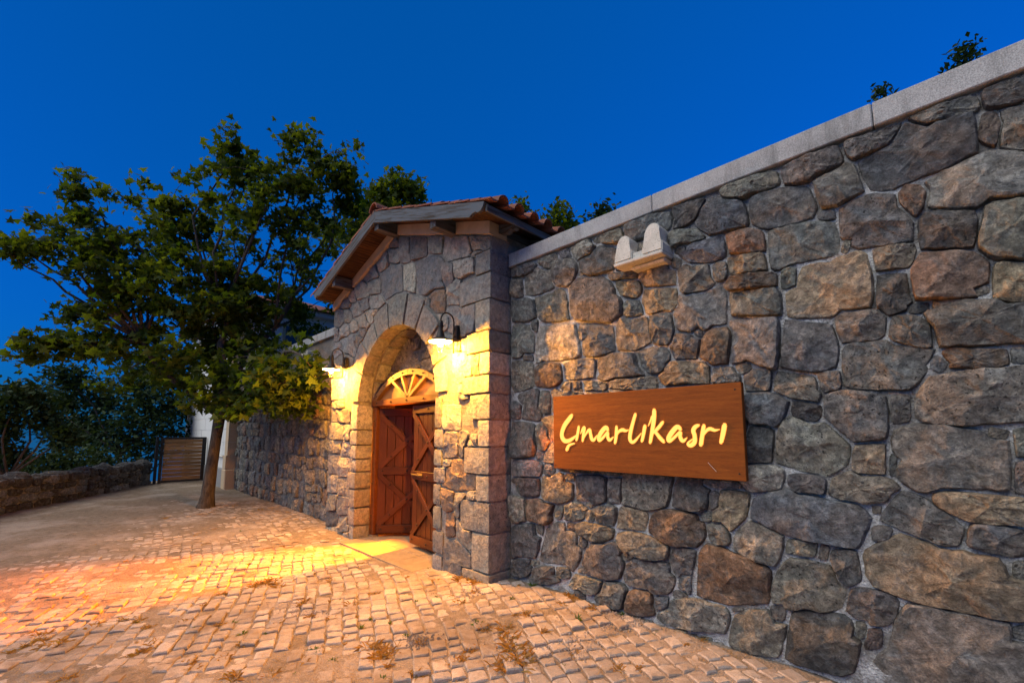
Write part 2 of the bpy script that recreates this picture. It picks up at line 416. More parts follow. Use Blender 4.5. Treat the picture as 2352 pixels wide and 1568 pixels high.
def block_obj(name, lo, hi, parent, mat, tone=None, rnd=.006, rough=.006, cuts=4):
    """dressed corner block: rounded, slightly uneven box"""
    lo, hi = Vector(lo), Vector(hi); c = (lo + hi) / 2; s = (hi - lo) / 2
    bm = bmesh.new(); bmesh.ops.create_cube(bm, size=2)
    bmesh.ops.subdivide_edges(bm, edges=bm.edges[:], cuts=cuts, use_grid_fill=True)
    off = Vector((rs.random() * 50, rs.random() * 50, rs.random() * 50))
    for v in bm.verts:
        q = Vector((v.co.x * s.x, v.co.y * s.y, v.co.z * s.z))
        e = [abs(v.co[i]) > .99 for i in range(3)]
        if sum(e) > 1:
            for i in range(3):
                if e[i]: q[i] -= math.copysign(rnd * (.75 if sum(e) == 2 else 1.0), q[i])
        d = mnoise.noise(q * 9 + off) * rough + mnoise.noise(q * 22 + off) * rough * .6
        q += Vector((v.co.x, v.co.y, v.co.z)).normalized() * d
        v.co = q
    o = link(name, crisp(bm_mesh(name, bm, mat, True), 25), parent, c)
    t = NAMED[tone] if tone in NAMED else rs.choice(TONES); k = rs.uniform(.75, 1.2); o.color = (t[0] * k, t[1] * k, t[2] * k, 1)
    return o

# ------------------------------------------------------------------ ground
WALL_Y, PORT_Y = 3.13, 2.86
PX0, PX1 = -6.97, -3.145            # portal, left and right end
OX0, OX1 = -5.985, -4.085            # opening
OCX = (OX0 + OX1) / 2; OR = (OX1 - OX0) / 2; SPRING = 1.91
def gz(x, y):
    a = min(1, max(0, (x + 4.3) / 1.3)); b = min(1, max(0, (y - 1.2) / 1.8)); a *= a * (3 - 2 * a); b *= b * (3 - 2 * b)
    return .075 * a * b + .022 * mnoise.noise(Vector((x * .7, y * .7, 0))) + .012 * mnoise.noise(Vector((x * 2.2, y * 2.2, 4)))
def grid_mesh(name, x0, x1, y0, y1, st, f, mat):
    nx, ny = int((x1 - x0) / st) + 1, int((y1 - y0) / st) + 1
    vs = [(x0 + i * st, y0 + j * st, f(x0 + i * st, y0 + j * st)) for j in range(ny) for i in range(nx)]
    fs = [(j * nx + i, j * nx + i + 1, (j + 1) * nx + i + 1, (j + 1) * nx + i) for j in range(ny - 1) for i in range(nx - 1)]
    return mesh(name, vs, fs, mat, True)
LWA = Vector((-9.97, -2.15, 0)); LWB = Vector((-16.72, 1.66, 0))      # low wall line on the ground
lwd = (LWB - LWA).normalized(); lwn = Vector((lwd.y, -lwd.x, 0))
if lwn.dot(Vector((0, 0, 0)) - LWA) < 0: lwn = -lwn
def beyond(x, y): return -((Vector((x, y, 0)) - LWA).dot(lwn))
def gfine(x, y):
    cov = max(0, mnoise.noise(Vector((x * .9 + 7, y * .9, 2))) + .35 * mnoise.noise(Vector((x * 3.1, y * 3.1, 7)))) * .026       # earth heaped over some setts
    p = Vector((x, y, 0)); far = p.dot(CF); side = -p.dot(CR)
    cov += .022 * min(1, max(0, (side - .45 * far - 2.0) / 1.5))
    return gz(x, y) - .010 + cov + .006 * mnoise.noise(Vector((x * 6, y * 6, 1)))
pave = link('pavement', grid_mesh('pavement', -21, 3, -6, 6, .08, lambda x, y: gfine(x, y) - max(0, beyond(x, y) - .3) * .35, M['earth']), kind='structure')
def tz(x, y):
    b = max(0, beyond(x, y) - .3); b2 = max(0, -y - 5) + max(0, x - 12)
    return -.10 - b * .36 - b2 * .12 + 1.2 * min(1, b / 20) * mnoise.noise(Vector((x * .05, y * .05, 0)))
link('terrain', grid_mesh('terrain', -200, 140, -150, 150, 2.5, tz, M['slope']), kind='structure')
link('far_haze_sheet', mesh('far_haze_sheet', [(-40000, -40000, -45), (40000, -40000, -45), (40000, 40000, -45), (-40000, 40000, -45)], [(0, 1, 2, 3)], M['far_haze_sheet']), kind='structure')  # glossy sheet added to reflect the sky in place of hazy far land

# setts: concentric courses round a centre to the left of the camera
CC = cw(-14.0, -1.0); rp = random.Random(3)
def in_pave(x, y):
    if x > PX1 + .02: lim = WALL_Y - .03
    elif x > PX0: lim = PORT_Y - .03
    else: lim = WALL_Y - .03
    if y > lim: return False
    if OX0 - .02 < x < OX1 + .02 and y > PORT_Y - .25: return False
    return True
setts = []
r = 4.0
while r < 20.5:
    w = rp.uniform(.098, .122); th = rp.random() * .05
    while th < 2 * math.pi:
        if th > 1.9 and th < 2 * math.pi - 1.2: th = 2 * math.pi - 1.2
        ln = rp.uniform(.085, .15); da = ln / (r + w / 2); a = th + da / 2; rm = r + w / 2
        x, y = CC.x + rm * math.cos(a), CC.y + rm * math.sin(a); th += da
        px, py, dep = proj((x, y, 0))
        if dep < .8 or not (-160 < px < 2500) or py > 1760 or dep > 9.5 or not in_pave(x, y): continue
        if any(not in_pave(x + q * math.cos(a), y + q * math.sin(a)) for q in (-w / 2, w / 2)): continue
        setts.append((dep, px, py, r, w, th - da, da))
    r += w
def sett_geo(r, w, a0, da, cx, cy, hi):
    """verts, faces of one sett round its own centre"""
    g = rp.uniform(.004, .008); ga = g / (r + w / 2); tilt = (rp.uniform(-.05, .05), rp.uniform(-.05, .05)); lift = rp.gauss(0, .006)
    N = 4 if hi else 2; vs = []; fs = []
    jj = [(rp.uniform(-.010, .010), rp.uniform(-.010, .010)) for _ in range(4)]
    def pt(u, v, ins):
        rr = r + g + ins + (w - 2 * (g + ins)) * v + .05 * mnoise.noise(Vector((a0 * 14, r * .35, 0))) + .018 * mnoise.noise(Vector((a0 * 50, r * .8, 5))); ia = ins / (r + w / 2); a = a0 + ga + ia + (da - 2 * (ga + ia)) * u
        jx = sum(j[0] * k for j, k in zip(jj, ((1 - u) * (1 - v), u * (1 - v), u * v, (1 - u) * v)))
        jy = sum(j[1] * k for j, k in zip(jj, ((1 - u) * (1 - v), u * (1 - v), u * v, (1 - u) * v)))
        return CC.x + rr * math.cos(a) + jx, CC.y + rr * math.sin(a) + jy
    z0 = gz(cx, cy) + lift
    def add(u, v, ins, dz):
        x, y = pt(u, v, ins)
        vs.append((x - cx, y - cy, z0 + dz + (x - cx) * tilt[0] + (y - cy) * tilt[1]))
    edge = [(i / N, 0) for i in range(N)] + [(1, i / N) for i in range(N)] + [(1 - i / N, 1) for i in range(N)] + [(0, 1 - i / N) for i in range(N)]
    E = len(edge)
    for (u, v) in edge: add(u, v, 0, -.06)
    for (u, v) in edge: add(u, v, 0, -.006 - (.006 if (u in (0, 1) and v in (0, 1)) else 0))
    b = 2 * E
    if hi:
        for (u, v) in edge: add(u, v, .007, .001 + rp.uniform(-.0035, .0025))
        vs.append((sum(q[0] for q in vs[2 * E:]) / E, sum(q[1] for q in vs[2 * E:]) / E, sum(q[2] for q in vs[2 * E:]) / E + .002))
        R_ = 3
    else:
        vs.append((sum(q[0] for q in vs[E:]) / E, sum(q[1] for q in vs[E:]) / E, sum(q[2] for q in vs[E:]) / E + .008)); R_ = 2
    for k in range(R_ - 1):
        for i in range(E): fs.append((k * E + i, k * E + (i + 1) % E, (k + 1) * E + (i + 1) % E, (k + 1) * E + i))
    k = (R_ - 1) * E
    for i in range(E): fs.append((k + i, k + (i + 1) % E, len(vs) - 1))
    return vs, fs
setts.sort(key=lambda q: q[0] + (100 if not (0 < q[1] < 2352 and q[2] < 1590) else 0))
fv, ff = [], []
for i, (dep, px, py, r_, w_, a_, da_) in enumerate(setts):
    rm = r_ + w_ / 2; cx, cy = CC.x + rm * math.cos(a_ + da_ / 2), CC.y + rm * math.sin(a_ + da_ / 2)
    if rp.random() < .015: continue
    vs, fs = sett_geo(r_, w_, a_, da_, cx, cy, dep < 5.2)
    if i < 300:
        link('sett', crisp(mesh('sett', vs, fs, M['sett'], True), 30), pave, (cx, cy, 0))
    else:
        b = len(fv); fv += [(v[0] + cx, v[1] + cy, v[2]) for v in vs]; ff += [tuple(q + b for q in f) for f in fs]
link('sett_field', crisp(mesh('sett_field', fv, ff, M['sett'], True), 30), pave, (0, 0, 0), None, 'stuff')
print('setts', len(setts))
# loose gravel in the worn hollows
gv, gf = [], []
for (dx, dy, rx, ry, cnt) in ((1450, 1445, 120, 30, 900), (1060, 1375, 70, 14, 260), (700, 1405, 70, 18, 220), (960, 1480, 60, 16, 260), (1320, 1510, 120, 26, 420)):
    for _ in range(cnt):
        p = on_z(dx + rp.gauss(0, rx * .55), dy + rp.gauss(0, ry * .55), 0)
        if not in_pave(p.x, p.y): continue
        q = rp.uniform(.003, .009); b = len(gv); z = gz(p.x, p.y) + rp.uniform(-.004, .006)
        for k in range(4):
            t = k * 1.57 + rp.random(); gv.append((p.x + q * math.cos(t), p.y + q * math.sin(t), z - .004))
        gv.append((p.x, p.y, z + q)); gf += [(b, b + 1, b + 4), (b + 1, b + 2, b + 4), (b + 2, b + 3, b + 4), (b + 3, b, b + 4)]
link('gravel', mesh('gravel', gv, gf, M['sett']), pave, (0, 0, 0), None, 'stuff')

# ------------------------------------------------------------------ right wall
WX1 = 2.3; WTOP = 3.198
wall = thing('stone_wall', (-1.5, WALL_Y + .2, 0), 'tall rubble stone wall with pale mortar and granite coping behind the wooden sign', 'wall')
def mortar_grid(name, x0, x1, z0, z1, Y, st, parent, mat, amp=.012):
    nx, nz = int((x1 - x0) / st) + 1, int((z1 - z0) / st) + 1; vs = []
    for j in range(nz + 1):
        for i in range(nx + 1):
            x = min(x0 + i * st, x1); z = min(z0 + j * st, z1)
            p = Vector((x, Y, z)); n_ = mnoise.noise(p * 14) * .7 + mnoise.noise(p * 35) * .5
            vs.append((x, Y + n_ * amp, z))
    W = nx + 1
    fs = [(j * W + i, j * W + i + 1, (j + 1) * W + i + 1, (j + 1) * W + i) for j in range(nz) for i in range(nx)]
    return link(name, mesh(name, vs, fs, mat, True), parent, (0, 0, 0))
mortar_grid('mortar_face', PX1 + .005, WX1, -.1, WTOP, WALL_Y - .002, .022, wall, M['mortar'], .010)
box('wall_core', (PX1 + .01, WALL_Y + .03, -.2), (WX1, WALL_Y + .38, WTOP - .003), M['mortar_dark'], wall)
# seeds measured on the photograph: (x, y, width, height, tilt[, tone]) in crop pixels
def conv(lst, sc_, ox, oy): return [(q[0] / sc_ + ox, q[1] / sc_ + oy, q[2] / sc_, q[3] / sc_, *q[4:]) for q in lst]
A = [(130,375,130,55,-15),(97,465,60,110,0),(205,430,160,135,-5),(265,325,100,75,-20,'pale'),(340,285,60,70,-30),(345,380,120,155,10),(440,262,115,110,-15,'pale'),(510,325,190,120,-25,'dark'),(505,205,40,40,0),(590,185,110,85,-20),(650,340,80,60,0,'dark'),
 (125,580,145,130,0),(285,560,170,180,-10),(500,530,300,230,10,'purple'),(130,730,120,180,0),(185,660,45,80,0),(300,745,230,210,0,'pale'),(445,690,60,90,0),(525,730,160,185,0),(700,700,190,180,0),(700,570,110,95,-10),(675,465,160,100,5,'tan'),(655,400,150,40,-8),(835,400,205,130,0,'tan'),(920,340,70,60,0),(840,520,205,140,-10,'tan'),(850,670,120,170,-10),(805,835,185,130,15),(635,875,235,150,0),(420,885,190,105,-5),(270,910,130,130,0,'brown'),(125,915,95,150,0),(150,822,60,40,0),(345,975,70,60,0),(410,975,55,60,0),(500,975,140,60,10),(700,965,250,80,0),(975,900,270,130,0,'tan'),(975,770,150,150,0,'blue'),(1040,690,60,60,0),(1145,760,160,230,15,'brown'),(1185,915,160,100,0),(1060,580,270,230,-10),(1020,420,190,180,-15),(1155,375,85,105,0),(1080,270,220,130,-15,'blue'),(1140,105,320,150,-12,'blue'),(1000,190,170,90,-20),(985,75,160,130,-10,'dark'),(790,115,260,120,-20),(950,255,60,50,0),
 (95,1100,60,85,0),(170,1075,120,150,0,'purple'),(240,1060,70,120,0),(120,1250,140,170,0,'purple'),(235,1240,70,150,0),(215,1335,45,45,0)]
B = [(235,145,230,130,5),(400,145,90,140,10),(230,285,210,155,5,'red'),(150,305,40,90,-10),(460,305,265,250,0,'tan'),(155,460,130,210,-5,'pale'),(335,480,230,200,15,'brown'),(465,480,90,130,20),(550,215,100,75,0),(720,305,250,260,5,'purple'),(910,315,115,235,0),(1160,325,390,300,5),(1505,360,290,250,5,'dark'),(1700,400,110,170,0,'purple'),(1790,470,270,320,15,'tan'),(600,475,190,165,0),(700,420,80,50,10),(715,520,90,100,20),(835,510,190,175,0),(1045,540,245,205,10,'tan'),(1395,605,440,290,10,'brown'),(1630,520,130,95,0),(1725,650,170,240,-20),(230,720,230,300,0),(315,625,75,110,0),(480,760,330,380,25),(565,600,100,85,20,'red'),(745,640,300,160,15),(650,715,90,110,0,'dark'),(825,860,320,320,5,'purple'),(1120,745,420,200,22),(1010,825,110,80,-10),(1440,870,200,250,10,'purple'),(1180,980,390,290,15),(1826,990,610,455,12,'brown'),(190,900,150,140,0,'dark'),(280,880,80,60,0),(370,960,210,140,-5),(490,945,150,110,0),(650,940,70,60,0),(700,1040,250,120,15),(900,1110,220,190,15),(1115,1165,210,200,5,'brown'),(1275,1185,130,110,0,'purple'),(1420,1130,140,80,0),(1460,1050,110,180,0),(1540,1265,470,230,10),(1875,1240,100,50,0),(620,160,300,40,4,'tan'),(870,182,180,40,4),(1740,268,320,60,4,'pale')]
C = [(155,140,130,115,0),(345,172,215,120,10),(495,145,120,105,0),(195,280,215,160,5,'blue'),(385,295,150,100,15,'dark'),(625,315,310,240,10),(828,278,105,145,0),(1160,225,540,270,-3),(165,445,145,190,0,'dark'),(410,450,340,270,15,'pale'),(688,515,165,170,0,'tan'),(795,540,45,120,0),(1065,515,580,300,8),(1285,395,100,60,15),(1400,440,90,140,0),(1405,595,90,160,0,'purple'),(190,600,190,130,8,'pale'),(392,630,190,105,3,'purple'),(655,652,340,140,5),(430,790,510,230,12,'blue'),(718,750,55,45,0),(930,800,430,180,25),(740,865,110,85,0),(1205,745,440,150,8,'tan'),(1275,885,280,150,12),(362,930,170,95,3,'pale'),(160,915,260,190,10),(466,950,55,85,10),(573,1020,140,190,-15,'blue'),(1030,1060,770,300,14,'tan'),(400,1100,350,270,20),(700,1200,240,165,8,'dark'),(250,1245,80,95,0,'purple'),(175,1310,230,190,10),(460,1340,310,250,15,'dark'),(640,1310,60,90,0),(703,1355,80,90,0,'red'),(1105,1400,620,340,12),(1390,1330,100,80,0),(1390,1050,100,120,0)]
D_ = [(140,770,260,110,-20),(420,685,300,140,-18,'purple'),(715,575,270,120,-15,'purple'),(1075,400,310,130,-22),(1350,320,240,150,-22,'dark'),(1285,505,120,170,20,'red'),(1390,510,160,210,0),(940,625,560,250,-15,'purple'),(545,785,225,190,-20),(285,890,310,190,-8),(105,1052,185,125,-10,'rust'),(110,1155,180,110,-8,'tan'),(390,1060,350,235,-8),(490,925,95,60,-10),(730,955,370,250,5,'purple'),(585,1068,45,90,20),(900,848,130,165,20,'rust'),(1215,765,480,250,-15),(1078,990,300,190,-5,'dark'),(1350,980,250,310,0),(820,1125,215,140,-10),(812,1290,170,215,0,'dark'),(1080,1215,400,220,0,'rust'),(505,1265,430,310,-10,'tan'),(318,1220,95,125,0),(130,1240,255,75,-5,'brown'),(150,1345,265,130,-5),(645,1455,255,170,0),(940,1368,120,50,-10),(905,1485,215,165,10),(1200,1435,490,220,0),(1235,1285,90,50,-20),(1380,1255,190,210,0,'tan')]
E_ = [(3015,1370,215,200,0),(3245,1383,230,205,0,'blue'),(3543,1462,360,210,0),(3908,1437,250,90,0,'brown'),(3754,1460,75,65,30),(4080,1420,80,70,0),(2976,1472,80,55,0)]
seeds = conv(A, 1.307, 2000, 800) + conv(B, 1.96, 2000, 1800) + conv(C, 1.178, 2900, 1400) + conv(D_, 1.2065, 2900, 100) + E_
for k in range(16):                                   # stones behind the sign
    seeds.append((2260 + (k % 6) * 130 + rs.uniform(-25, 25), 1600 + (k // 6) * 105 + rs.uniform(-15, 15), 130, 105, rs.uniform(-15, 15)))
K = 4096 / 2352
def ok_wall(x, y):
    p = on_y(x / K, y / K, WALL_Y)
    return PX1 + .012 < p.x and -.12 < p.z < WTOP - .012
sd = prep(seeds)
sd = fill_gaps(sd, ok_wall, 2050, 4090, 150, 2730, 17, 1.75, rs, 58)
print('wall seeds', len(sd))
for s_, poly in zip(sd, cells(sd, 40, 3.0, 1.36, ok_wall, .02)):
    if poly is None: continue
    pts = [on_y(x / K, y / K, WALL_Y) for x, y in relax(poly)]
    stone_obj('wall_stone', pts, (0, -1, 0), wall, M['stone'], s_[7], .06, (.038, .085), rough=.016)
def rand_seeds(x0, x1, z0, z1, wr, hr, rnd, tall=0.0):
    out = []; z = z0
    while z < z1:
        h = rnd.uniform(*hr); x = x0 - rnd.random() * wr[1]
        while x < x1 + .1:
            w = rnd.uniform(*wr)
            if rnd.random() < .18 and h > hr[0] * 1.25:
                out += [(x + w / 2, z + h * .28, w * .95, h * .5, rnd.uniform(-8, 8)), (x + w / 2, z + h * .78, w * .95, h * .45, rnd.uniform(-8, 8))]
            else:
                out.append((x + w / 2, z + h / 2 + rnd.uniform(-.2, .2) * h, w, h * rnd.uniform(.85, 1.15), rnd.uniform(-12, 12)))
            x += w
        z += h * .97
    return out
sd = prep(rand_seeds(.42, WX1, 0, WTOP, (.2, .48), (.2, .34), random.Random(8)))
for s_, poly in zip(sd, cells(sd, 16, .012, 1.4, lambda x, z: .36 < x < WX1 and -.05 < z < WTOP - .01)):
    if poly: stone_obj('wall_stone', [Vector((x, WALL_Y, z)) for x, z in relax(poly)], (0, -1, 0), wall, M['stone'])
x = PX1 + .01; i = 0
while x < WX1:
    L = [1.62, 1.35, 1.5, 1.4][i % 4]; x1 = min(x + L, WX1 + .05)
    box('coping_slab', (x, WALL_Y - .05, WTOP), (x1 - .004, WALL_Y + .42, WTOP + .145), M['coping'], wall, .006); x = x1; i += 1

# ------------------------------------------------------------------ left wall
LX0 = -13.79
lwall = thing('stone_wall', (-10, WALL_Y + .2, 0), 'lamplit rubble stone wall running from the arched gatehouse to the white house', 'wall')
mortar_grid('mortar_face', LX0, PX0 + .02, -.1, WTOP, WALL_Y + .004, .06, lwall, M['mortar_dark'], .01)
box('wall_core', (LX0, WALL_Y + .03, -.2), (PX0, WALL_Y + .38, WTOP - .003), M['mortar_dark'], lwall)
sd = prep(rand_seeds(LX0, PX0, 0, WTOP, (.16, .36), (.20, .37), random.Random(21)))
n = 0
for s_, poly in zip(sd, cells(sd, 14, .010, 1.4, lambda x, z: LX0 + .02 < x < PX0 + .1 and -.05 < z < WTOP - .01, .07)):
    if poly and n < 299:
        n += 1
        stone_obj('wall_stone', [Vector((x, WALL_Y, z)) for x, z in relax(poly)], (0, -1, 0), lwall, M['stone'], rs.choice([None] * 9 + ['purple', 'blue', 'tan', 'rust']), .06, (.02, .07), ((1, 0), (.96, .7), (.88, 1.0), (.5, 1.0)), .02)
print('left stones', n)
x = PX0 + .02; i = 0
while x > LX0:
    x1 = max(x - 1.4, LX0); box('coping_slab', (x1 + .004, WALL_Y - .05, WTOP), (x, WALL_Y + .42, WTOP + .145), M['coping'], lwall, .006); x = x1

# ------------------------------------------------------------------ gatehouse
RX0, RX1, RCX, RH, RE = -6.95, -2.87, -5.02, 4.307, 3.59       # roof
SLOPE = (RH - RE) / (RX1 - RCX)
def roof_z(x): return RH - abs(x - RCX) * SLOPE
gate = thing('gatehouse', (OCX, PORT_Y + .4, 0), 'stone gatehouse with arched doorway, wooden double door and terracotta tiled gable roof', 'gatehouse')
def gable_shape(y0, y1, inset, r, zs, mat, name, x0=PX0, x1=PX1):
    cols = [(x0 + inset, -.1), (OCX - r, -.1)] + [(OCX - r * math.cos(math.pi * k / 30), zs + r * math.sin(math.pi * k / 30)) for k in range(31)] + [(OCX + r, -.1), (x1 - inset, -.1)]
    bm = bmesh.new(); n = len(cols)
    def tz_(x): return roof_z(x) - .15
    for y in (y0, y1):
        lo = [bm.verts.new((x, y, z)) for x, z in cols]; hi = [bm.verts.new((x, y, tz_(x))) for x, z in cols]
        for i in range(n - 1):
            if abs(cols[i][0] - cols[i + 1][0]) > 1e-5: bm.faces.new((lo[i], lo[i + 1], hi[i + 1], hi[i]))
        if y == y0: L0, H0 = lo, hi
    for i in range(n - 1):
        bm.faces.new((L0[i], L0[i + 1], lo[i + 1], lo[i])); bm.faces.new((H0[i], hi[i], hi[i + 1], H0[i + 1])) if abs(cols[i][0] - cols[i + 1][0]) > 1e-5 else None
    for i in (0, n - 1): bm.faces.new((L0[i], lo[i], hi[i], H0[i]))
    return link(name, bm_mesh(name, bm, mat), gate, (0, 0, 0))
gable_shape(PORT_Y + .004, WALL_Y + .33, .01, OR + .04, SPRING, M['mortar_warm'], 'mortar_body')
# voussoirs, two rings deep
cuts = [0, 19, 38, 58, 76, 98, 117, 136, 155, 180]
vouter = []
for k in range(len(cuts) - 1): vouter.append(OR + [.24, .30, .36, .42, .44, .40, .33, .36, .26][k])
def ring_r(x, z):
    a = math.degrees(math.atan2(z - SPRING, x - OCX))
    if a < 0: return OR
    for k in range(len(cuts) - 1):
        if cuts[k] <= a <= cuts[k + 1]: return vouter[k]
    return OR
def voussoir(a0, a1, r0, r1, y0, y1, tone=None, prot=0.0):
    g = .010; vs = []; fs = []; na, nr, ny = 4, 3, 3
    bm = bmesh.new(); off = Vector((rs.random() * 40, rs.random() * 40, 3)); V = {}
    c = Vector((OCX + (r0 + r1) / 2 * math.cos((a0 + a1) / 2), (y0 + y1) / 2, SPRING + (r0 + r1) / 2 * math.sin((a0 + a1) / 2)))
    for i in range(na + 1):
        for j in range(nr + 1):
            for k in range(ny + 1):
                if 0 < i < na and 0 < j < nr and 0 < k < ny: continue
                r_ = r0 + (r1 - g - r0) * j / nr; ga = g / r_; a = a0 + ga + (a1 - a0 - 2 * ga) * i / na; y = y0 + (y1 - y0) * k / ny
                e = (i in (0, na)) + (j in (0, nr)) + (k in (0, ny))
                p = Vector((OCX + r_ * math.cos(a), y, SPRING + r_ * math.sin(a)))
                if e > 1: p = p + (c - p).normalized() * .007 * e
                p += (p - c).normalized() * (mnoise.noise(p * 9 + off) * .012 + mnoise.noise(p * 24 + off) * .006)
                V[i, j, k] = bm.verts.new(p - c)
    def q(a, b, c_, d): bm.faces.new([V[t] for t in (a, b, c_, d)])
    for i in range(na):
        for j in range(nr):
            for k in (0, ny): q((i, j, k), (i + 1, j, k), (i + 1, j + 1, k), (i, j + 1, k))
        for k in range(ny):
            for j in (0, nr): q((i, j, k), (i + 1, j, k), (i + 1, j, k + 1), (i, j, k + 1))
    for j in range(nr):
        for k in range(ny):
            for i in (0, na): q((i, j, k), (i, j + 1, k), (i, j + 1, k + 1), (i, j, k + 1))
    o = link('voussoir', crisp(bm_mesh('voussoir', bm, M['stone_tool'], True), 25), gate, c)
    t = NAMED[tone] if tone else rs.choice(TONES[:6]); kk = rs.uniform(.75, 1.25); o.color = (t[0] * kk, t[1] * kk, t[2] * kk, 1)
for k in range(len(cuts) - 1):
    voussoir(R(cuts[k]), R(cuts[k + 1]), OR, vouter[k], PORT_Y - .022 - rs.random() * .012, PORT_Y + .19, None)
c2 = [0, 20, 37, 58, 75, 92, 108, 124, 143, 160, 180]
for k in range(len(c2) - 1): voussoir(R(c2[k]), R(c2[k + 1]), OR, OR + .2, PORT_Y + .20, PORT_Y + .42)
# right corner quoins (front and return face), heights read from the photo
ql = [0, .135, .50, .80, 1.06, 1.33, 1.60, 1.86, 2.05, 2.28, 2.50, 2.82, 3.10, 3.34]
qw = [.40, .26, .44, .20, .38, .17, .30, .42, .15, .36, .22, .50, .24]
for k in range(len(ql) - 1):
    block_obj('quoin', (PX1 - qw[k], PORT_Y - .025 - rs.random() * .015, ql[k] + .006), (PX1 + .008 - rs.random() * .012, WALL_Y + .10, ql[k + 1] - .006), gate, M['stone_tool'], rs.choice([None, None, None, 'pale']))
# left jamb blocks (front and reveal)
jl = [-.03, .17, .42, .68, .92, 1.10, 1.30, 1.52, 1.88]
jw = [.14, .20, .16, .24, .15, .17, .22, .20]
for k in range(len(jl) - 1):
    block_obj('jamb_stone', (OX0 - jw[k], PORT_Y - .02 - rs.random() * .015, jl[k] + .008), (OX0 + rs.uniform(-.006, .006), PORT_Y + .215, jl[k + 1] - .008), gate, M['stone_tool'], rs.choice([None, 'pale', 'tan']), .008)
    block_obj('jamb_stone', (OX1, PORT_Y - .02, jl[k] + .008), (OX1 + jw[-1 - k] * .9, PORT_Y + .215, jl[k + 1] - .008), gate, M['stone_tool'], None, .008)
# front face stones
P1 = [(745,540,80,70,-20),(745,640,80,130,0),(830,600,80,190,0),(935,590,135,170,0,'dark'),(1070,560,125,130,0),(1240,585,230,170,0,'pale'),(1415,540,130,110,0),(660,690,100,150,0),(560,770,110,130,-15),(725,840,180,290,0,'blue'),(865,810,115,230,0,'pale'),(1020,780,230,300,0,'blue'),(1170,785,90,175,0),(1325,725,210,160,-10,'pale'),(1385,625,110,50,-20),(1420,850,260,230,0,'pale'),(595,870,100,130,0),(490,920,100,140,0),(1235,930,155,200,10),(1085,975,130,170,10,'brown'),(1284,1131,225,245,0),
 (370,1000,90,100,0),(415,960,70,110,0),(440,1055,90,130,-10),(515,1010,85,120,-20),(595,1000,140,110,-30),(310,1130,80,150,0),(385,1110,70,120,0),(430,1180,90,110,0),(490,1150,110,120,-15),(490,1235,95,60,-15),(355,1225,90,130,0),(290,1250,45,120,0),(385,1330,110,170,0),(460,1300,60,110,0),(300,1370,90,120,0),(350,1450,120,110,0)]
P2 = [(1030,120,170,190,0,'pale'),(1105,110,70,150,0),(930,235,155,220,0),(1020,260,90,100,0),(930,420,175,170,0),(1080,405,120,185,0),(920,590,155,170,0),(1028,590,60,180,0),(870,765,55,170,0),(935,710,60,60,0),(1020,780,235,200,0,'brown'),(905,935,130,150,0,'brown'),(1008,970,70,160,0),(878,1090,75,160,0),(948,1100,60,155,0,'brown'),(1052,1155,130,205,0),(950,1290,230,230,0,'purple'),(1095,1270,50,30,0),(900,60,130,150,0,'pale'),
 (245,240,85,140,0,'pale'),(335,240,95,230,0,'pale'),(250,340,60,60,0),(285,415,175,90,0),(235,505,90,110,0),(320,515,80,110,0),(225,605,80,85,0),(300,620,90,90,0),(210,715,80,120,0),(285,735,80,120,0),(205,840,80,110,0),(280,855,80,110,0),(195,950,85,100,0),(270,975,70,120,0),(200,1060,90,90,0,'dark'),(280,1100,90,110,0),(300,1160,70,60,0)]
sd = prep(conv(P1, 1.96, 1200, 700) + conv(P2, 1.568, 1200, 1400))
def lvl(z, edges, ws):
    for k in range(len(edges) - 1):
        if edges[k] <= z < edges[k + 1]: return ws[k]
    return 0.0
def ok_port(x, y):
    p = on_y(x / K, y / K, PORT_Y)
    if p.z < -.12 or p.z > roof_z(p.x) - .205 or p.x < PX0 + .01: return False
    if p.z < ql[-1] and p.x > PX1 - lvl(p.z, ql, qw) - .008: return False
    if p.x > PX1 - .01: return False
    if p.z > SPRING: return math.hypot(p.x - OCX, p.z - SPRING) > ring_r(p.x, p.z) + .004
    if p.x < OCX: return p.x < OX0 - lvl(p.z, jl, jw) - .006
    return p.x > OX1 + lvl(p.z, jl, [q * .9 for q in jw[::-1]]) + .006
sd = fill_gaps(sd, ok_port, 1300, 1990, 900, 2330, 13, 1.4, rs, 58)
for s_, poly in zip(sd, cells(sd, 36, 1.9, 2.0, ok_port, .02)):
    if poly is None: continue
    stone_obj('wall_stone', [on_y(x / K, y / K, PORT_Y) for x, y in relax(poly)], (0, -1, 0), gate, M['stone_tool'], s_[7], .06, (.024, .048), rough=.012)
# stones of the tympanum above the transom, and return side above the coping
TY = PORT_Y + .40
tym = [(OCX - OR, TY, 1.8)]
box('tympanum', (OCX - OR - .15, TY + .02, 1.93), (OCX + OR + .15, TY + .25, SPRING + OR + .15), M['mortar_dark'], gate)
sd = prep(rand_seeds(OCX - OR, OCX + OR, 1.95, SPRING + OR + .1, (.16, .34), (.13, .21), random.Random(4)))
for s_, poly in zip(sd, cells(sd, 14, .007, 1.2, lambda x, z: math.hypot(x - OCX, z - SPRING) < OR + .1 and z > 1.93)):
    if poly: stone_obj('wall_stone', [Vector((x, TY + .02, z)) for x, z in relax(poly)], (0, -1, 0), gate, M['stone'], None, .04, (.02, .045), ((1, 0), (.96, .7), (.88, 1.0), (.5, 1.0)))
M['low_bounce'] = mat_plain('low_bounce_dark', (.035, .028, .022), .9, 0, .3)  # near-black colour so the passage bounces little lamp light
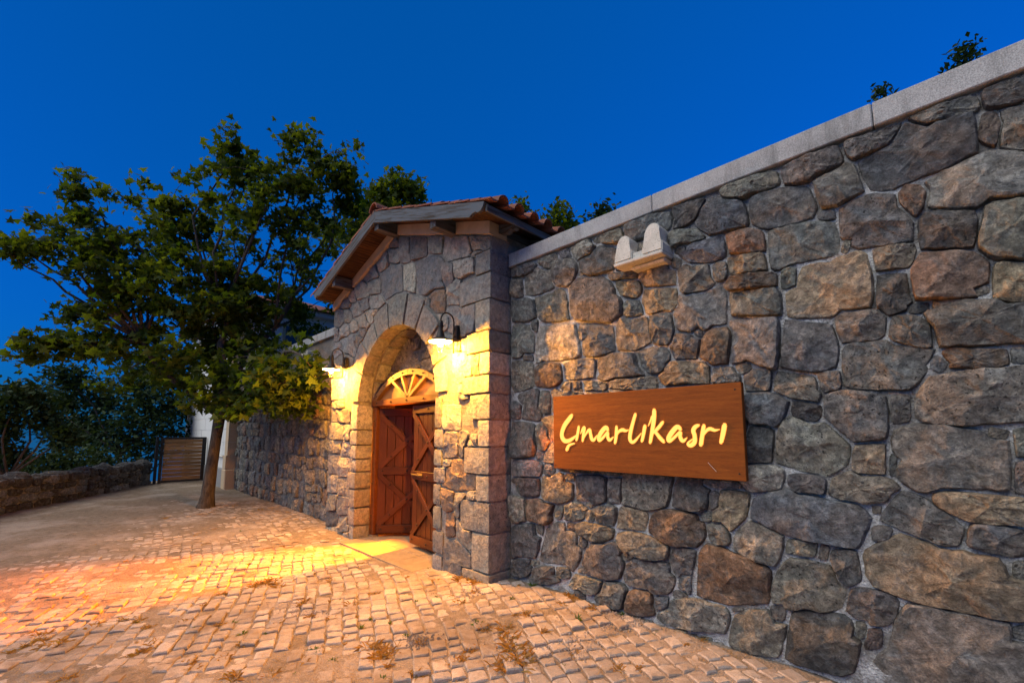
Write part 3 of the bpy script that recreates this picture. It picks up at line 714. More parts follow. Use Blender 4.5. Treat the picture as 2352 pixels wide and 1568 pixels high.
# unseen passage shell behind the door, added to contain the lamp's light
box('passage_blocker_side', (OX0 - .35, WALL_Y + .34, -.1), (OX0 - .13, WALL_Y + 2.6, 3.018), M['low_bounce'], gate)
box('passage_blocker_side', (OX1 + .95, WALL_Y + .34, -.1), (OX1 + 1.1, WALL_Y + 2.6, 3.018), M['low_bounce'], gate)
box('passage_blocker_top', (OX0 - .35, WALL_Y + .335, 3.02), (OX1 + 1.1, WALL_Y + 2.6, 3.12), M['low_bounce'], gate)
box('passage_blocker_back', (OX0 - .35, WALL_Y + 2.602, -.1), (OX1 + 1.1, WALL_Y + 2.75, 3.12), M['low_bounce'], gate)
# cream band under the verge
for sgn, xe in ((-1, PX0 - .005), (1, PX1 + .005)):
    xa, xb = (xe, RCX) if sgn < 0 else (RCX, xe)
    vs = []
    for y in (PORT_Y - .045, PORT_Y + .2):
        for x_, dz in ((xa, -.195), (xb, -.195), (xb, -.06), (xa, -.06)): vs.append((x_, y, roof_z(x_) + dz))
    link('cream_band', mesh('cream_band', vs, [(0, 1, 2, 3), (4, 7, 6, 5), (0, 4, 5, 1), (1, 5, 6, 2), (2, 6, 7, 3), (3, 7, 4, 0)], M['cream']), gate, (0, 0, 0))
# roof: boards, verge boards, purlins, rafter tails, tiles
RY0, RY1 = 2.50, 5.1
roof = None
for sgn in (-1, 1):
    L = (RCX - RX0 if sgn < 0 else RX1 - RCX); nb = 14
    for k in range(nb):
        xa = RCX + sgn * L * k / nb; xb = RCX + sgn * (L * (k + 1) / nb - .004)
        vs = []
        for y in (RY0 + .03, RY1):
            for x_, dz in ((xa, -.055), (xb, -.055), (xb, -.030), (xa, -.030)): vs.append((x_, y, roof_z(x_) + dz))
        cx_ = (xa + xb) / 2; cpos = Vector((cx_, (RY0 + RY1) / 2, roof_z(cx_)))
        mm = mesh('roof_board', [(v[1] - cpos.y, -(v[0] - cpos.x), v[2] - cpos.z) for v in vs], [(0, 1, 2, 3), (4, 7, 6, 5), (0, 4, 5, 1), (1, 5, 6, 2), (2, 6, 7, 3), (3, 7, 4, 0)], M['soffit'])
        o = link('roof_board', mm, gate, cpos, Matrix.Rotation(R(90), 4, 'Z').to_quaternion())
    xe = RX0 if sgn < 0 else RX1
    Lb = math.hypot(xe - RCX, RH - roof_z(xe)); pf = [(0, .005), (Lb, .005), (Lb, -.035), (Lb - .02, -.075), (Lb - .06, -.095), (Lb - .10, -.085), (Lb - .14, -.10), (Lb - .18, -.135), (0, -.135)]
    mv = [(a_, y_, b_) for y_ in (-.016, .016) for a_, b_ in pf]; m9 = len(pf)
    mo = mesh('verge_board', mv, [tuple(range(m9)), tuple(range(2 * m9 - 1, m9 - 1, -1))] + [(i_, i_ + m9, (i_ + 1) % m9 + m9, (i_ + 1) % m9) for i_ in range(m9)], M['old_wood'])
    link('verge_board', mo, gate, (RCX, RY0 + .015 + .0008 * sgn, RH), (Matrix.Rotation(0 if sgn > 0 else math.pi, 4, 'Z') @ Matrix.Rotation(math.atan(SLOPE), 4, 'Y')).to_quaternion())
    beam('eave_board', (xe, RY0 + .03, roof_z(xe) - .045), (xe, RY1, roof_z(xe) - .045), .025, .07, M['old_wood'], gate)
    beam('tile_batten', (RCX, RY0 + .035, RH - .012), (xe, RY0 + .035, roof_z(xe) - .012), .05, .03, M['old_wood'], gate)
for x_, dz in ((-5.03, -.145), (-3.755, -.145), (-6.325, -.14)):
    beam('purlin', (x_, RY0 + .045, roof_z(x_) + dz), (x_, RY1, roof_z(x_) + dz), .11, .15, M['old_wood'], gate)
for xw in (PX0 + .1, PX1 - .1): beam('wall_plate', (xw, PORT_Y - .02, roof_z(xw) - .12), (xw, RY1, roof_z(xw) - .12), .12, .09, M['old_wood'], gate)
prof = [(-.62, .045), (.10, .045), (.15, .03), (.17, .0), (.20, -.005), (.235, .015), (.255, .045)]
def rafter(y, sgn):
    xe = RX1 - .03 if sgn > 0 else RX0 + .03
    top = [(xe - sgn * .95, 0), (xe - sgn * .01, 0)]
    bot = [(xe - sgn * .01, -.030), (xe - sgn * .035, -.055), (xe - sgn * .06, -.040), (xe - sgn * .09, -.050), (xe - sgn * .12, -.085), (xe - sgn * .17, -.095), (xe - sgn * .95, -.095)]
    o_ = [(x_, roof_z(x_) - .058 + dz) for x_, dz in top + bot]
    n = len(o_); bm = bmesh.new(); a = [bm.verts.new((x_, y - .035, z)) for x_, z in o_]; b = [bm.verts.new((x_, y + .035, z)) for x_, z in o_]
    bm.faces.new(a); bm.faces.new(b[::-1])
    for i in range(n): bm.faces.new((a[i], b[i], b[(i + 1) % n], a[(i + 1) % n]))
    c = Vector((xe, y, roof_z(xe)))
    for v in bm.verts: v.co -= c
    link('rafter_tail', bm_mesh('rafter_tail', bm, M['old_wood']), gate, c)
for k in range(5):
    for sgn in (1, -1): rafter(PORT_Y + .12 + k * .52, sgn)
def tile_mesh():
    W, L, T = .215, .36, .014; pr = [(0, 0), (.03, -.006), (.07, -.004), (.085, .0)]
    for k in range(9):
        t = math.pi * (1 - k / 8); pr.append((.150 + .062 * math.cos(t), .062 * math.sin(t) + .004))
    vs = []; n = len(pr)
    for (l, sc2, up) in ((0, 1.0, 0), (L, 1.06, 0)):
        for d in (0, T):
            for (a, b) in pr: vs.append((l, (a - .11) * sc2, b * sc2 + d + .004))
    fs = []
    for i in range(n - 1):
        fs += [(i, i + 1, 2 * n + i + 1, 2 * n + i), (n + i, 3 * n + i, 3 * n + i + 1, n + i + 1), (i, n + i, n + i + 1, i + 1), (2 * n + i, 2 * n + i + 1, 3 * n + i + 1, 3 * n + i)]
    fs += [(0, 2 * n, 3 * n, n), (n - 1, 2 * n - 1, 4 * n - 1, 3 * n - 1)]
    bm = bmesh.new(); bv = [bm.verts.new(v) for v in vs]
    for f in fs: bm.faces.new([bv[q] for q in f])
    return bm_mesh('roof_tile', bm, M['tile'])
TM = tile_mesh(); ang = math.atan(SLOPE)
for sgn in (1, -1):
    L = (RX1 - RCX if sgn > 0 else RCX - RX0) + .05; nr = 7; st = L / nr
    for j in range(12):
        for k in range(nr):
            dist = .02 + k * st; x_ = RCX + sgn * dist; y_ = RY0 + .11 + j * .213
            base = Matrix.Rotation(0 if sgn > 0 else math.pi, 4, 'Z') @ Matrix.Rotation(ang - .045 + rs.uniform(-.012, .012), 4, 'Y')
            link('roof_tile', TM, gate, (x_ + sgn * .0, y_ + rs.uniform(-.004, .004), RH - dist * SLOPE + .006 + rs.uniform(0, .004)), (base @ Matrix.Rotation(rs.uniform(-.015, .015), 4, 'Z')).to_quaternion())
bm = bmesh.new(); n = 9
for (y, rr) in ((0, .105), (.40, .12)):
    for d in (0, .015):
        for k in range(n):
            t = math.pi * k / (n - 1); bm.verts.new(((rr - d) * math.cos(t), y, (rr - d) * math.sin(t)))
bm.verts.ensure_lookup_table(); q = bm.verts
for i in range(n - 1):
    for a, b in ((0, 2 * n), (n, 3 * n), (0, n), (2 * n, 3 * n)): bm.faces.new((q[a + i], q[a + i + 1], q[b + i + 1], q[b + i]))
for a in (0, n - 1): bm.faces.new((q[a], q[n + a], q[3 * n + a], q[2 * n + a]))
RM = bm_mesh('ridge_tile', bm, M['tile'])
for k in range(7): link('ridge_tile', RM, gate, (RCX, RY0 - .02 + k * .37, RH + .015 + .01 * (k % 2)), Matrix.Rotation(R(-2), 4, 'X').to_quaternion())
bm = bmesh.new(); lathe_bm(bm, [(.001, .0), (.10, .0), (.115, .02), (.10, .07), (.06, .10), (.001, .11)], 14)
# threshold slabs
for k in range(4):
    for j in range(3):
        xa = OX0 + .01 + k * .462
        box('floor_slab', (xa, PORT_Y - .24 + j * .40, -.06), (xa + .456, PORT_Y - .24 + j * .40 + .394, .004 + .0015 * ((k + j) % 2)), M['slab'], gate, .004)
box('passage_floor', (OX0 - .13, PORT_Y + .965, -.06), (OX1 + .95, WALL_Y + 3.0, .006), M['low_bounce'], gate)

# door frame, transom and leaves
FY = PORT_Y + .215; FT = .09
LEAFH = 1.84
frame = box('door_frame', (OX0 + .004, FY, .03), (OX0 + .105, FY + FT, LEAFH + .02), M['frame'], gate, .006)
box('door_frame', (OX1 - .105, FY, .03), (OX1 - .004, FY + FT, LEAFH + .02), M['frame'], gate, .006)
box('post_block', (OX0 + .002, FY - .004, -.02), (OX0 + .11, FY + FT, .03), M['slab'], gate, .004)
beam('transom_beam', (OX0 + .004, FY + FT / 2 - .01, LEAFH + .065), (OX1 - .004, FY + FT / 2 - .01, LEAFH + .065), FT + .02, .085, M['frame'], gate)
zb = LEAFH + .108; rise = .375; hs = OR - .004; AR = (hs * hs + rise * rise) / (2 * rise); acz = zb + rise - AR
a_half = math.asin(hs / AR)
def arc_piece(t0, t1, r0, r1, y0, y1, name, mat):
    bm = bmesh.new(); n = 6; L_ = []
    for k in range(n + 1):
        t = t0 + (t1 - t0) * k / n; L_.append([bm.verts.new((OCX + r_ * math.sin(t), y, acz + r_ * math.cos(t))) for r_, y in ((r0, y0), (r1, y0), (r1, y1), (r0, y1))])
    for a, b in zip(L_, L_[1:]):
        for i in range(4): bm.faces.new((a[i], b[i], b[(i + 1) % 4], a[(i + 1) % 4]))
    bm.faces.new(L_[0]); bm.faces.new(L_[-1][::-1])
    return link(name, bm_mesh(name, bm, mat), gate, (0, 0, 0))
for k in range(4):
    t0 = -a_half + 2 * a_half * k / 4; arc_piece(t0 + .002, -a_half + 2 * a_half * (k + 1) / 4 - .002, AR - .075, AR, FY - .015, FY + FT - .02, 'transom_arch', M['transom'])
# boarded panel behind the struts
pan = [(OCX + (AR - .06) * math.sin(-a_half + 2 * a_half * k / 20), acz + (AR - .06) * math.cos(-a_half + 2 * a_half * k / 20)) for k in range(21)]
pan = [(x_, max(z_, zb - .01)) for x_, z_ in pan]
vs = [(x_, FY + .045, z_) for x_, z_ in pan] + [(x_, FY + .06, z_) for x_, z_ in pan]
link('transom_panel', mesh('transom_panel', vs, [tuple(range(21)), tuple(range(41, 20, -1))] + [(i, i + 21, (i + 1) % 21 + 21, (i + 1) % 21) for i in range(21)], M['transom']), gate, (0, 0, 0))
for a in (-58, -28, 28, 58):
    d = Vector((math.sin(R(a)), 0, math.cos(R(a)))); p0 = Vector((OCX, FY + .02, zb - .01))
    t = 0
    while True:
        t += .01; p = p0 + d * t
        if math.hypot(p.x - OCX, p.z - acz) > AR - .07 or t > 1.2: break
    beam('transom_strut', p0 + d * .02, p, .045, .06, M['transom'], gate, (0, -1, 0))
bm = bmesh.new(); bmesh.ops.create_icosphere(bm, subdivisions=1, radius=.013)
STUD = bm_mesh('stud', bm, M['iron'], True)
for k in range(8):
    t = -a_half + 2 * a_half * (k + .5) / 8; link('stud', STUD, gate, (OCX + (AR - .037) * math.sin(t), FY - .018, acz + (AR - .037) * math.cos(t)))
for z in (.3, .75, 1.2, 1.65): link('stud', STUD, gate, (OX0 + .05, FY - .004, z))
for k in range(5): link('stud', STUD, gate, (OX0 + .15 + k * .4, FY - .024, LEAFH + .065))
def leaf(hx, sgn, ang, label):
    """door leaf hinged at x=hx reaching toward sgn, turned by ang inward (+Y)"""
    W = OR - .105; rot = Matrix.Rotation(ang * (1 if sgn > 0 else -1), 4, 'Z'); hp = Vector((hx, FY + .05, 0))
    def w(u, y, z): return hp + (rot @ Vector((sgn * u, y, z)))
    fwd = rot @ Vector((0, -1, 0))
    body = link('door_leaf', None, None) if False else None
    # inner frame of the leaf is the part; boards, ledges, braces and studs hang on it
    def rb(name, a, b, wd_, th, mat, par, yoff):
        return beam(name, w(a[0], yoff, a[1]), w(b[0], yoff, b[1]), th, wd_, mat, par, (rot @ Vector((0, -1, 0))).cross((w(b[0], yoff, b[1]) - w(a[0], yoff, a[1])).normalized()), .003)
    z0, z1 = .045, LEAFH
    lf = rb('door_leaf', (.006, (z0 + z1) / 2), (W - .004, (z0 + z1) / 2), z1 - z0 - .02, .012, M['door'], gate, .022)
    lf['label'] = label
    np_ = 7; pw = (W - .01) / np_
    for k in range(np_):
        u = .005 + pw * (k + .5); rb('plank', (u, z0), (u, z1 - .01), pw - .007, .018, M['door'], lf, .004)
    for z in (z0 + .07, .93, z1 - .06): rb('ledge', (.01, z), (W - .006, z), .105, .03, M['door'], lf, -.020)
    for (za, zb_) in ((z0 + .125, .875), (.985, z1 - .115)):
        mid = (za + zb_) / 2
        rb('brace', (.03, zb_), (W - .03, za), .07, .026, M['door'], lf, -.018)
        rb('brace', (W - .03, zb_), (.03, za), .07, .026, M['door'], lf, -.0215)
    for z in (z0 + .07, .93, z1 - .06):
        for u in (.07, W * .5, W - .07):
            link('stud', STUD, lf, w(u, -.037, z))
    for (za, zb_) in ((z0 + .125, .875), (.985, z1 - .115)):
        for f in (.2, .5, .8): link('stud', STUD, lf, w(.03 + (W - .06) * f, -.037, zb_ + (za - zb_) * f))
        for f in (.2, .8): link('stud', STUD, lf, w(.03 + (W - .06) * f, -.037, za + (zb_ - za) * f))
    rb('latch_bolt', (W * .62, .935), (W - .03, .935), .018, .018, M['brass'] if sgn < 0 else M['iron'], lf, -.044)
    rb('latch_plate', (W * .66, .935), (W * .8, .935), .05, .006, M['brass'] if sgn < 0 else M['iron'], lf, -.038)
    return lf
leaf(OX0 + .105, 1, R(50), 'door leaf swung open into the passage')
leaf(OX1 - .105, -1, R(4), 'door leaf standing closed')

# ------------------------------------------------------------------ wall lanterns
def lantern(x, label):
    yw = PORT_Y - .03; yl = PORT_Y - .265; zr = 2.408
    t = thing('wall_lantern', (x, yw, 2.45), label, 'lamp', 'wall lanterns beside the arch')
    box('mounting_box', (x - .028, yw - .045, 2.445), (x + .028, yw + .01, 2.615), M['iron'], t, .004)
    pts = [(x, yw - .065, 2.31), (x, yw - .065, 2.56)]
    for k in range(9):
        a = math.pi * k / 8; pts.append((x, (yw - .065 + yl) / 2 + (yw - .065 - yl) / 2 * math.cos(a), 2.645 + .085 * math.sin(a)))
    pts.append((x, yl, 2.61))
    bm = bmesh.new(); tube_bm(bm, pts, .0085, 8); link('gooseneck', bm_mesh('gooseneck', bm, M['iron'], True), t, (0, 0, 0))
    for z in (2.49, 2.57):
        bm = bmesh.new(); tube_bm(bm, [(x, yw - .068, z), (x, yw - .04, z)], .008, 6); link('clip', bm_mesh('clip', bm, M['iron']), t, (0, 0, 0))
    bm = bmesh.new()
    lathe_bm(bm, [(.001, .225), (.022, .222), (.026, .19), (.026, .13), (.034, .10), (.045, .06), (.052, .045), (.085, .032), (.115, .012), (.124, .0), (.121, -.001)], 32, (x, yl, zr))
    sh = link('lamp_shade', bm_mesh('lamp_shade', bm, M['iron'], True), t, (0, 0, 0))
    bm = bmesh.new(); lathe_bm(bm, [(.120, -.0005), (.112, .009), (.083, .027), (.050, .040), (.001, .042)], 32, (x, yl, zr))
    link('shade_lining', bm_mesh('shade_lining', bm, M['enamel'], True), sh, (0, 0, 0))
    bm = bmesh.new(); lathe_bm(bm, [(.03, .172), (.033, .165), (.03, .158)], 16, (x, yl, zr)); link('collar', bm_mesh('collar', bm, M['iron'], True), sh, (0, 0, 0))
    bm = bmesh.new(); bmesh.ops.create_uvsphere(bm, u_segments=16, v_segments=10, radius=.026)
    for v in bm.verts: v.co.z *= 1.25
    link('bulb', bm_mesh('bulb', bm, M['bulb'], True), t, (x, yl, zr - .022))
    bm = bmesh.new()
    for k in range(2):
        a = k * math.pi / 2 + .5
        tube_bm(bm, [(x + .040 * math.cos(a) * q, yl + .040 * math.sin(a) * q, zr - .005 - dz) for q, dz in ((1, 0), (1, .05), (.85, .08), (.5, .10), (0, .107), (-.5, .10), (-.85, .08), (-1, .05), (-1, 0))], .0028, 5)
    tube_bm(bm, [(x + .042 * math.cos(2 * math.pi * k / 16), yl + .042 * math.sin(2 * math.pi * k / 16), zr - .045) for k in range(17)], .0025, 5, False)
    link('wire_guard', bm_mesh('wire_guard', bm, M['brass']), t, (0, 0, 0))
    ld = bpy.data.lights.new('lantern_light', 'POINT'); ld.energy = 720; ld.color = LAMP; ld.shadow_soft_size = .034
    lo = bpy.data.objects.new('lantern_light', ld); col.objects.link(lo); lo.parent = t; lo.location = (0, yl - yw, zr - .022 - 2.45)
lantern(-3.645, 'lit black gooseneck wall lantern between the arch and the wooden sign')
lantern(-6.38, 'lit black gooseneck wall lantern on the side of the arch beside the tree')
# lamp in the passage behind the door (its light falls out over the setts)
pl = thing('passage_lamp', (-5.09, 4.45, 2.35), 'floodlight hanging in the passage behind the open door', 'lamp')
box('housing', (-5.18, 4.40, 1.58), (-5.0, 4.5, 1.72), M['iron'], pl, .01)
bm = bmesh.new(); tube_bm(bm, [(-5.09, 4.45, 1.71), (-5.09, 4.45, 3.45)], .012, 8); link('stem', bm_mesh('stem', bm, M['iron']), pl, (0, 0, 0))
ld = bpy.data.lights.new('passage_light', 'SPOT'); ld.energy = 2700; ld.color = (1, .21, .004); ld.shadow_soft_size = .06; ld.spot_size = R(74); ld.spot_blend = .5
lo = bpy.data.objects.new('passage_light', ld); col.objects.link(lo); lo.parent = pl; lo.location = (0, -.10, -.70)
lo.rotation_mode = 'QUATERNION'; lo.rotation_quaternion = Vector((-1.05, -6.0, -2.2)).to_track_quat('-Z', 'Y')

# ------------------------------------------------------------------ sign
SY = 2.985; STH = .045
tl, tr_, br, bl = (on_y(1268, 909, SY), on_y(1701, 880, SY), on_y(1716, 1104, SY), on_y(1275, 1076, SY))
sx0, sx1 = (tl.x + bl.x) / 2, (tr_.x + br.x) / 2; sz0, sz1 = (bl.z + br.z) / 2, (tl.z + tr_.z) / 2
sign = tag(link('wooden_sign', bm_mesh('wooden_sign', box_bm(sx1 - sx0, STH, sz1 - sz0, .003), M['sign']), None, ((sx0 + sx1) / 2, SY + STH / 2, (sz0 + sz1) / 2)), 'varnished wooden sign board with glowing script letters on the stone wall', 'sign')
WP[sign.name] = Vector(sign.location)
strokes = {
 'a': [[(300,452,42),(272,490,50),(222,560,52),(192,640,48),(196,700,50),(228,736,48),(275,730,40),(322,700,28),(368,662,10)], [(332,763,14),(288,775,24),(263,795,32),(248,832,38)]],
 'b': [[(380,578,30),(370,640,32),(355,724,28)]],
 'c': [[(400,655,6),(422,605,24),(442,588,36),(432,660,32),(424,734,26)], [(430,715,10),(468,645,20),(500,612,36),(512,660,36),(527,716,38),(552,722,30),(586,670,6)]],
 'd': [[(706,612,34),(682,586,46),(640,628,50),(606,690,46),(610,728,38),(650,700,28),(702,640,28),(704,690,34),(726,726,34),(768,690,8)]],
 'e': [[(802,578,30),(800,660,36),(787,756,30)], [(797,690,10),(826,634,26),(868,612,38),(905,622,28),(942,610,5)]],
 'f': [[(1013,438,32),(986,530,36),(961,630,40),(952,708,40),(974,748,36),(1012,732,28),(1080,648,5)]],
 'g': [[(1120,570,38),(1106,650,36),(1088,736,30)]],
 'h': [[(1224,394,42),(1222,480,46),(1206,600,42),(1180,752,32)], [(1200,460,18),(1180,520,14),(1158,568,5)], [(1320,526,32),(1272,588,36),(1214,648,26)], [(1236,630,30),(1288,698,38),(1332,744,34)]],
 'i': [[(1518,602,36),(1482,578,48),(1430,630,52),(1386,700,48),(1394,736,40),(1442,704,28),(1516,636,30),(1515,690,38),(1546,736,38),(1592,698,6)]],
 'j': [[(1720,560,30),(1684,578,42),(1662,620,44),(1678,680,42),(1676,748,46),(1638,784,46),(1606,776,32),(1612,748,18),(1688,692,6)]],
 'k': [[(1780,566,38),(1766,650,42),(1748,776,42)], [(1768,690,8),(1808,624,28),(1850,600,38),(1902,616,30),(1958,606,5)]],
 'l': [[(2012,560,48),(1996,650,48),(1974,750,38)]]}
def sgn_pt(x, y): p = on_y((x / 2.8 + 2180) / K, (y / 2.8 + 1500) / K, SY); return Vector((p.x, p.z))
def smooth(st):
    out = []
    for i in range(len(st) - 1):
        p0, p1, p2, p3 = st[max(i - 1, 0)], st[i], st[i + 1], st[min(i + 2, len(st) - 1)]
        for k in range(5):
            t = k / 5; out.append(tuple(.5 * (2 * b + (c - a) * t + (2 * a - 5 * b + 4 * c - d) * t * t + (3 * b - a - 3 * c + d) * t ** 3) for a, b, c, d in zip(p0, p1, p2, p3)))
    return out + [st[-1]]
def letter_bm(sts, grow, dy):
    bm = bmesh.new()
    for si, st in enumerate(sts):
        st = smooth(st); P = [sgn_pt(q[0], q[1]) for q in st]; scl = [(sgn_pt(q[0], q[1] + 50) - sgn_pt(q[0], q[1])).length / 50 for q in st]
        Rr = [(max(q[2], 3) * .5 + grow) * s_ for q, s_ in zip(st, scl)]
        L_, Rt = [], []
        for i in range(len(P)):
            t = (P[min(i + 1, len(P) - 1)] - P[max(i - 1, 0)]).normalized(); nn = Vector((-t.y, t.x))
            L_.append(P[i] + nn * Rr[i]); Rt.append(P[i] - nn * Rr[i])
        # round ends
        def capp(p, d, r_): return [p + Vector((d.x * math.cos(a) - d.y * math.sin(a), d.x * math.sin(a) + d.y * math.cos(a))) * r_ for a in (R(60), R(30), 0, R(-30), R(-60))]
        d0 = (P[0] - P[1]).normalized(); d1 = (P[-1] - P[-2]).normalized()
        y0, y1 = SY - dy - .0006 * si, SY + .004
        def quad_strip(y):
            lv = [bm.verts.new((q.x, y, q.y)) for q in L_]; rv = [bm.verts.new((q.x, y, q.y)) for q in Rt]; return lv, rv
        lv, rv = quad_strip(y0); lb, rb_ = quad_strip(y1)
        for i in range(len(P) - 1):
            bm.faces.new((lv[i], lv[i + 1], rv[i + 1], rv[i])); bm.faces.new((lv[i], lb[i], lb[i + 1], lv[i + 1])); bm.faces.new((rv[i], rv[i + 1], rb_[i + 1], rb_[i]))
        for (p, d, r_, a, b, rev) in ((P[0], d0, Rr[0], rv[0], lv[0], 0), (P[-1], d1, Rr[-1], lv[-1], rv[-1], 1)):
            cp = [bm.verts.new((q.x, y0, q.y)) for q in capp(p, d, r_)]
            bm.faces.new([a] + cp[::-1] + [b]) if True else None
    return bm
for key, sts in strokes.items():
    lt = link('letter', bm_mesh('letter', letter_bm(sts, -1.0, .0052), M['letter']), sign, (0, 0, 0))
    link('letter_halo', bm_mesh('letter_halo', letter_bm(sts, 5.0, .0012), M['halo']), lt, (0, 0, 0))  # glowing outline imitating the letters' light on the wood around them
M['paintmark'] = mat_plain('white_scratch', (.7, .66, .6), .7)
a, b = sgn_pt(1825, 975), sgn_pt(1920, 1078); beam('scratch', (a.x, SY - .0006, a.y), (b.x, SY - .0006, b.y), .001, .005, M['paintmark'], sign, (0, -1, 0), 0).rotation_mode = 'QUATERNION'
for (x_, z_) in ((sx0 + .02, sz0 + .03), (sx0 + .02, sz1 - .03), (sx1 - .04, sz0 + .045), (sx1 - .04, sz1 - .045)):
    bm = bmesh.new(); lathe_bm(bm, [(.001, .002), (.004, .002), (.006, 0)], 10); link('screw', bm_mesh('screw', bm, M['iron']), sign, (x_, SY - .0004, z_), Matrix.Rotation(R(90), 4, 'X').to_quaternion())
box('sign_spacer', (sx0 + .06, SY + STH, sz0 + .05), (sx1 - .06, WALL_Y + .02, sz0 + .09), M['iron'], sign)
box('sign_spacer', (sx0 + .06, SY + STH, sz1 - .09), (sx1 - .06, WALL_Y + .02, sz1 - .05), M['iron'], sign)
box('led_strip', (sx0 + .02, SY + STH + .004, sz0 + .12), (sx0 + .032, SY + STH + .016, sz1 - .22), M['led'], sign)

# ------------------------------------------------------------------ carved stone corbels
def corbel(xc, zc, label):
    t = thing('stone_corbel', (xc, WALL_Y, zc), label, 'corbel', 'carved stone corbels on the wall')
    y1 = WALL_Y + .02
    def lobe(x0, x1, z0, z1, yf, name):
        bm = bmesh.new(); n = 12; w = x1 - x0
        out = [(x0 - .012, z0), (x0 - .012, z0 + .06), (x0 + .012, z0 + .10)] + [(x0 + w / 2 - (w / 2 - .012) * math.cos(math.pi * k / n), z1 - w * .45 + w * .45 * math.sin(math.pi * k / n)) for k in range(n + 1)] + [(x1 - .012, z0 + .10), (x1 + .012, z0 + .06), (x1 + .012, z0)]
        f = [bm.verts.new((x_, yf + .018 * max(0, (z - z0) / (z1 - z0)), z)) for x_, z in out]; b = [bm.verts.new((x_, y1, z)) for x_, z in out]; m_ = len(out)
        bm.faces.new(f); bm.faces.new(b[::-1])
        for i in range(m_): bm.faces.new((f[i], b[i], b[(i + 1) % m_], f[(i + 1) % m_]))
        bmesh.ops.bevel(bm, geom=[e for e in bm.edges if e.verts[0] in f and e.verts[1] in f], offset=.008, segments=2, affect='EDGES')
        c = Vector(((x0 + x1) / 2, (yf + y1) / 2, (z0 + z1) / 2))
        for v in bm.verts: v.co -= c
        link(name, bm_mesh(name, bm, M['limestone']), t, c)
    lobe(xc - .195, xc - .065, zc - .085, zc + .13, WALL_Y - .185, 'lobe')
    lobe(xc + .045, xc + .185, zc - .085, zc + .15, WALL_Y - .185, 'lobe')
    box('saddle', (xc - .07, WALL_Y - .165, zc - .084), (xc + .05, y1, zc - .035), M['limestone'], t, .006)
    box('base_slab', (xc - .21, WALL_Y - .19, zc - .115), (xc + .20, y1, zc - .0865), M['limestone'], t, .006)
    box('moulding', (xc - .11, WALL_Y - .12, zc - .148), (xc + .19, y1, zc - .1165), M['limestone'], t, .016)
corbel(-1.58, 2.895, 'carved pale stone corbel with two rounded lobes above the sign')
corbel(-8.57, 2.89, 'carved pale stone corbel on the lamplit wall beside the tree')

# ------------------------------------------------------------------ house at the end of the wall
HX0, HX1, HY, HH = -20.4, LX0, 2.93, 5.1
house = thing('white_house', ((HX0 + HX1) / 2, HY + 2.5, 0), 'white ashlar house with grey plinth behind the tree trunk', 'house')
box('house_core', (HX0 + .03, HY + .02, -.2), (HX1 - .03, HY + 4.4, HH), M['plaster'], house)
box('plinth', (HX0 - .05, HY - .05, -.2), (HX1 - .28, HY + .02, .52), M['plinth'], house, .01)
z = .53; j = 0; rh = random.Random(2)
while z < HH - .1:
    h = .36; x = HX0 + .30 - (0 if j % 2 else .12)
    while x < HX1 - .32:
        L = rh.uniform(.75, 1.15); x1 = min(x + L, HX1 - .30)
        if HX1 - .30 - x1 < .2: x1 = HX1 - .30
        box('ashlar_block', (x, HY - .0 + rh.uniform(-.003, .003), z), (x1 - .007, HY + .05, z + h - .007), M['plaster'], house); x = x1
    box('corner_block', (HX0 - .02, HY - .022, z), (HX0 + (.36 if j % 2 else .22), HY + .05, z + h - .008), M['plaster'], house)
    if j < 20: box('corner_block', (HX1 - .30, HY - .02 if j else HY - .05, z), (HX1 + .01, HY + .4, z + h - .006), M['quoin'], house)
    z += h; j += 1
box('corner_base', (HX1 - .33, HY - .06, -.2), (HX1 + .05, HY + .35, .52), M['quoin'], house, .02)
bm = bmesh.new(); tube_bm(bm, [(HX1 - .3, HY - .05, .86), (HX1 - 2.0, HY - .05, .86)], .02, 8); link('wall_pipe', bm_mesh('wall_pipe', bm, M['enamel']), house, (0, 0, 0))
box('cornice', (HX0 - .25, HY - .25, HH), (HX1 + .25, HY + 4.6, HH + .15), M['plaster'], house, .02)
e = .45; vs = [(HX0 - e, HY - e, HH + .15), (HX1 + e, HY - e, HH + .15), (HX1 + e, HY + 4.4 + e, HH + .15), (HX0 - e, HY + 4.4 + e, HH + .15), (HX0 + 2.2, HY + 2.2, HH + 1.1), (HX1 - 2.2, HY + 2.2, HH + 1.1)]
link('roof', mesh('roof', vs, [(0, 1, 5, 4), (1, 2, 5), (2, 3, 4, 5), (3, 0, 4), (3, 2, 1, 0)], M['tile']), house, (0, 0, 0))
for x_, z_ in ((-18.8, 3.2), (-16.0, 3.2)):
    w_ = box('window', (x_ - .5, HY - .04, z_), (x_ + .5, HY + .03, z_ + 1.5), M['quoin'], house, .01)
    for k in range(2): box('pane', (x_ - .42 + k * .43, HY - .05, z_ + .1), (x_ - .42 + k * .43 + .40, HY - .03, z_ + 1.4), M['glass'], w_)
w_ = box('window', (HX1 - .05, HY + 1.2, 3.3), (HX1 - .01, HY + 2.2, 4.8), M['quoin'], house, .01)
box('pane', (HX1 - .03, HY + 1.28, 3.4), (HX1 + .002, HY + 2.12, 4.7), M['glass'], w_)

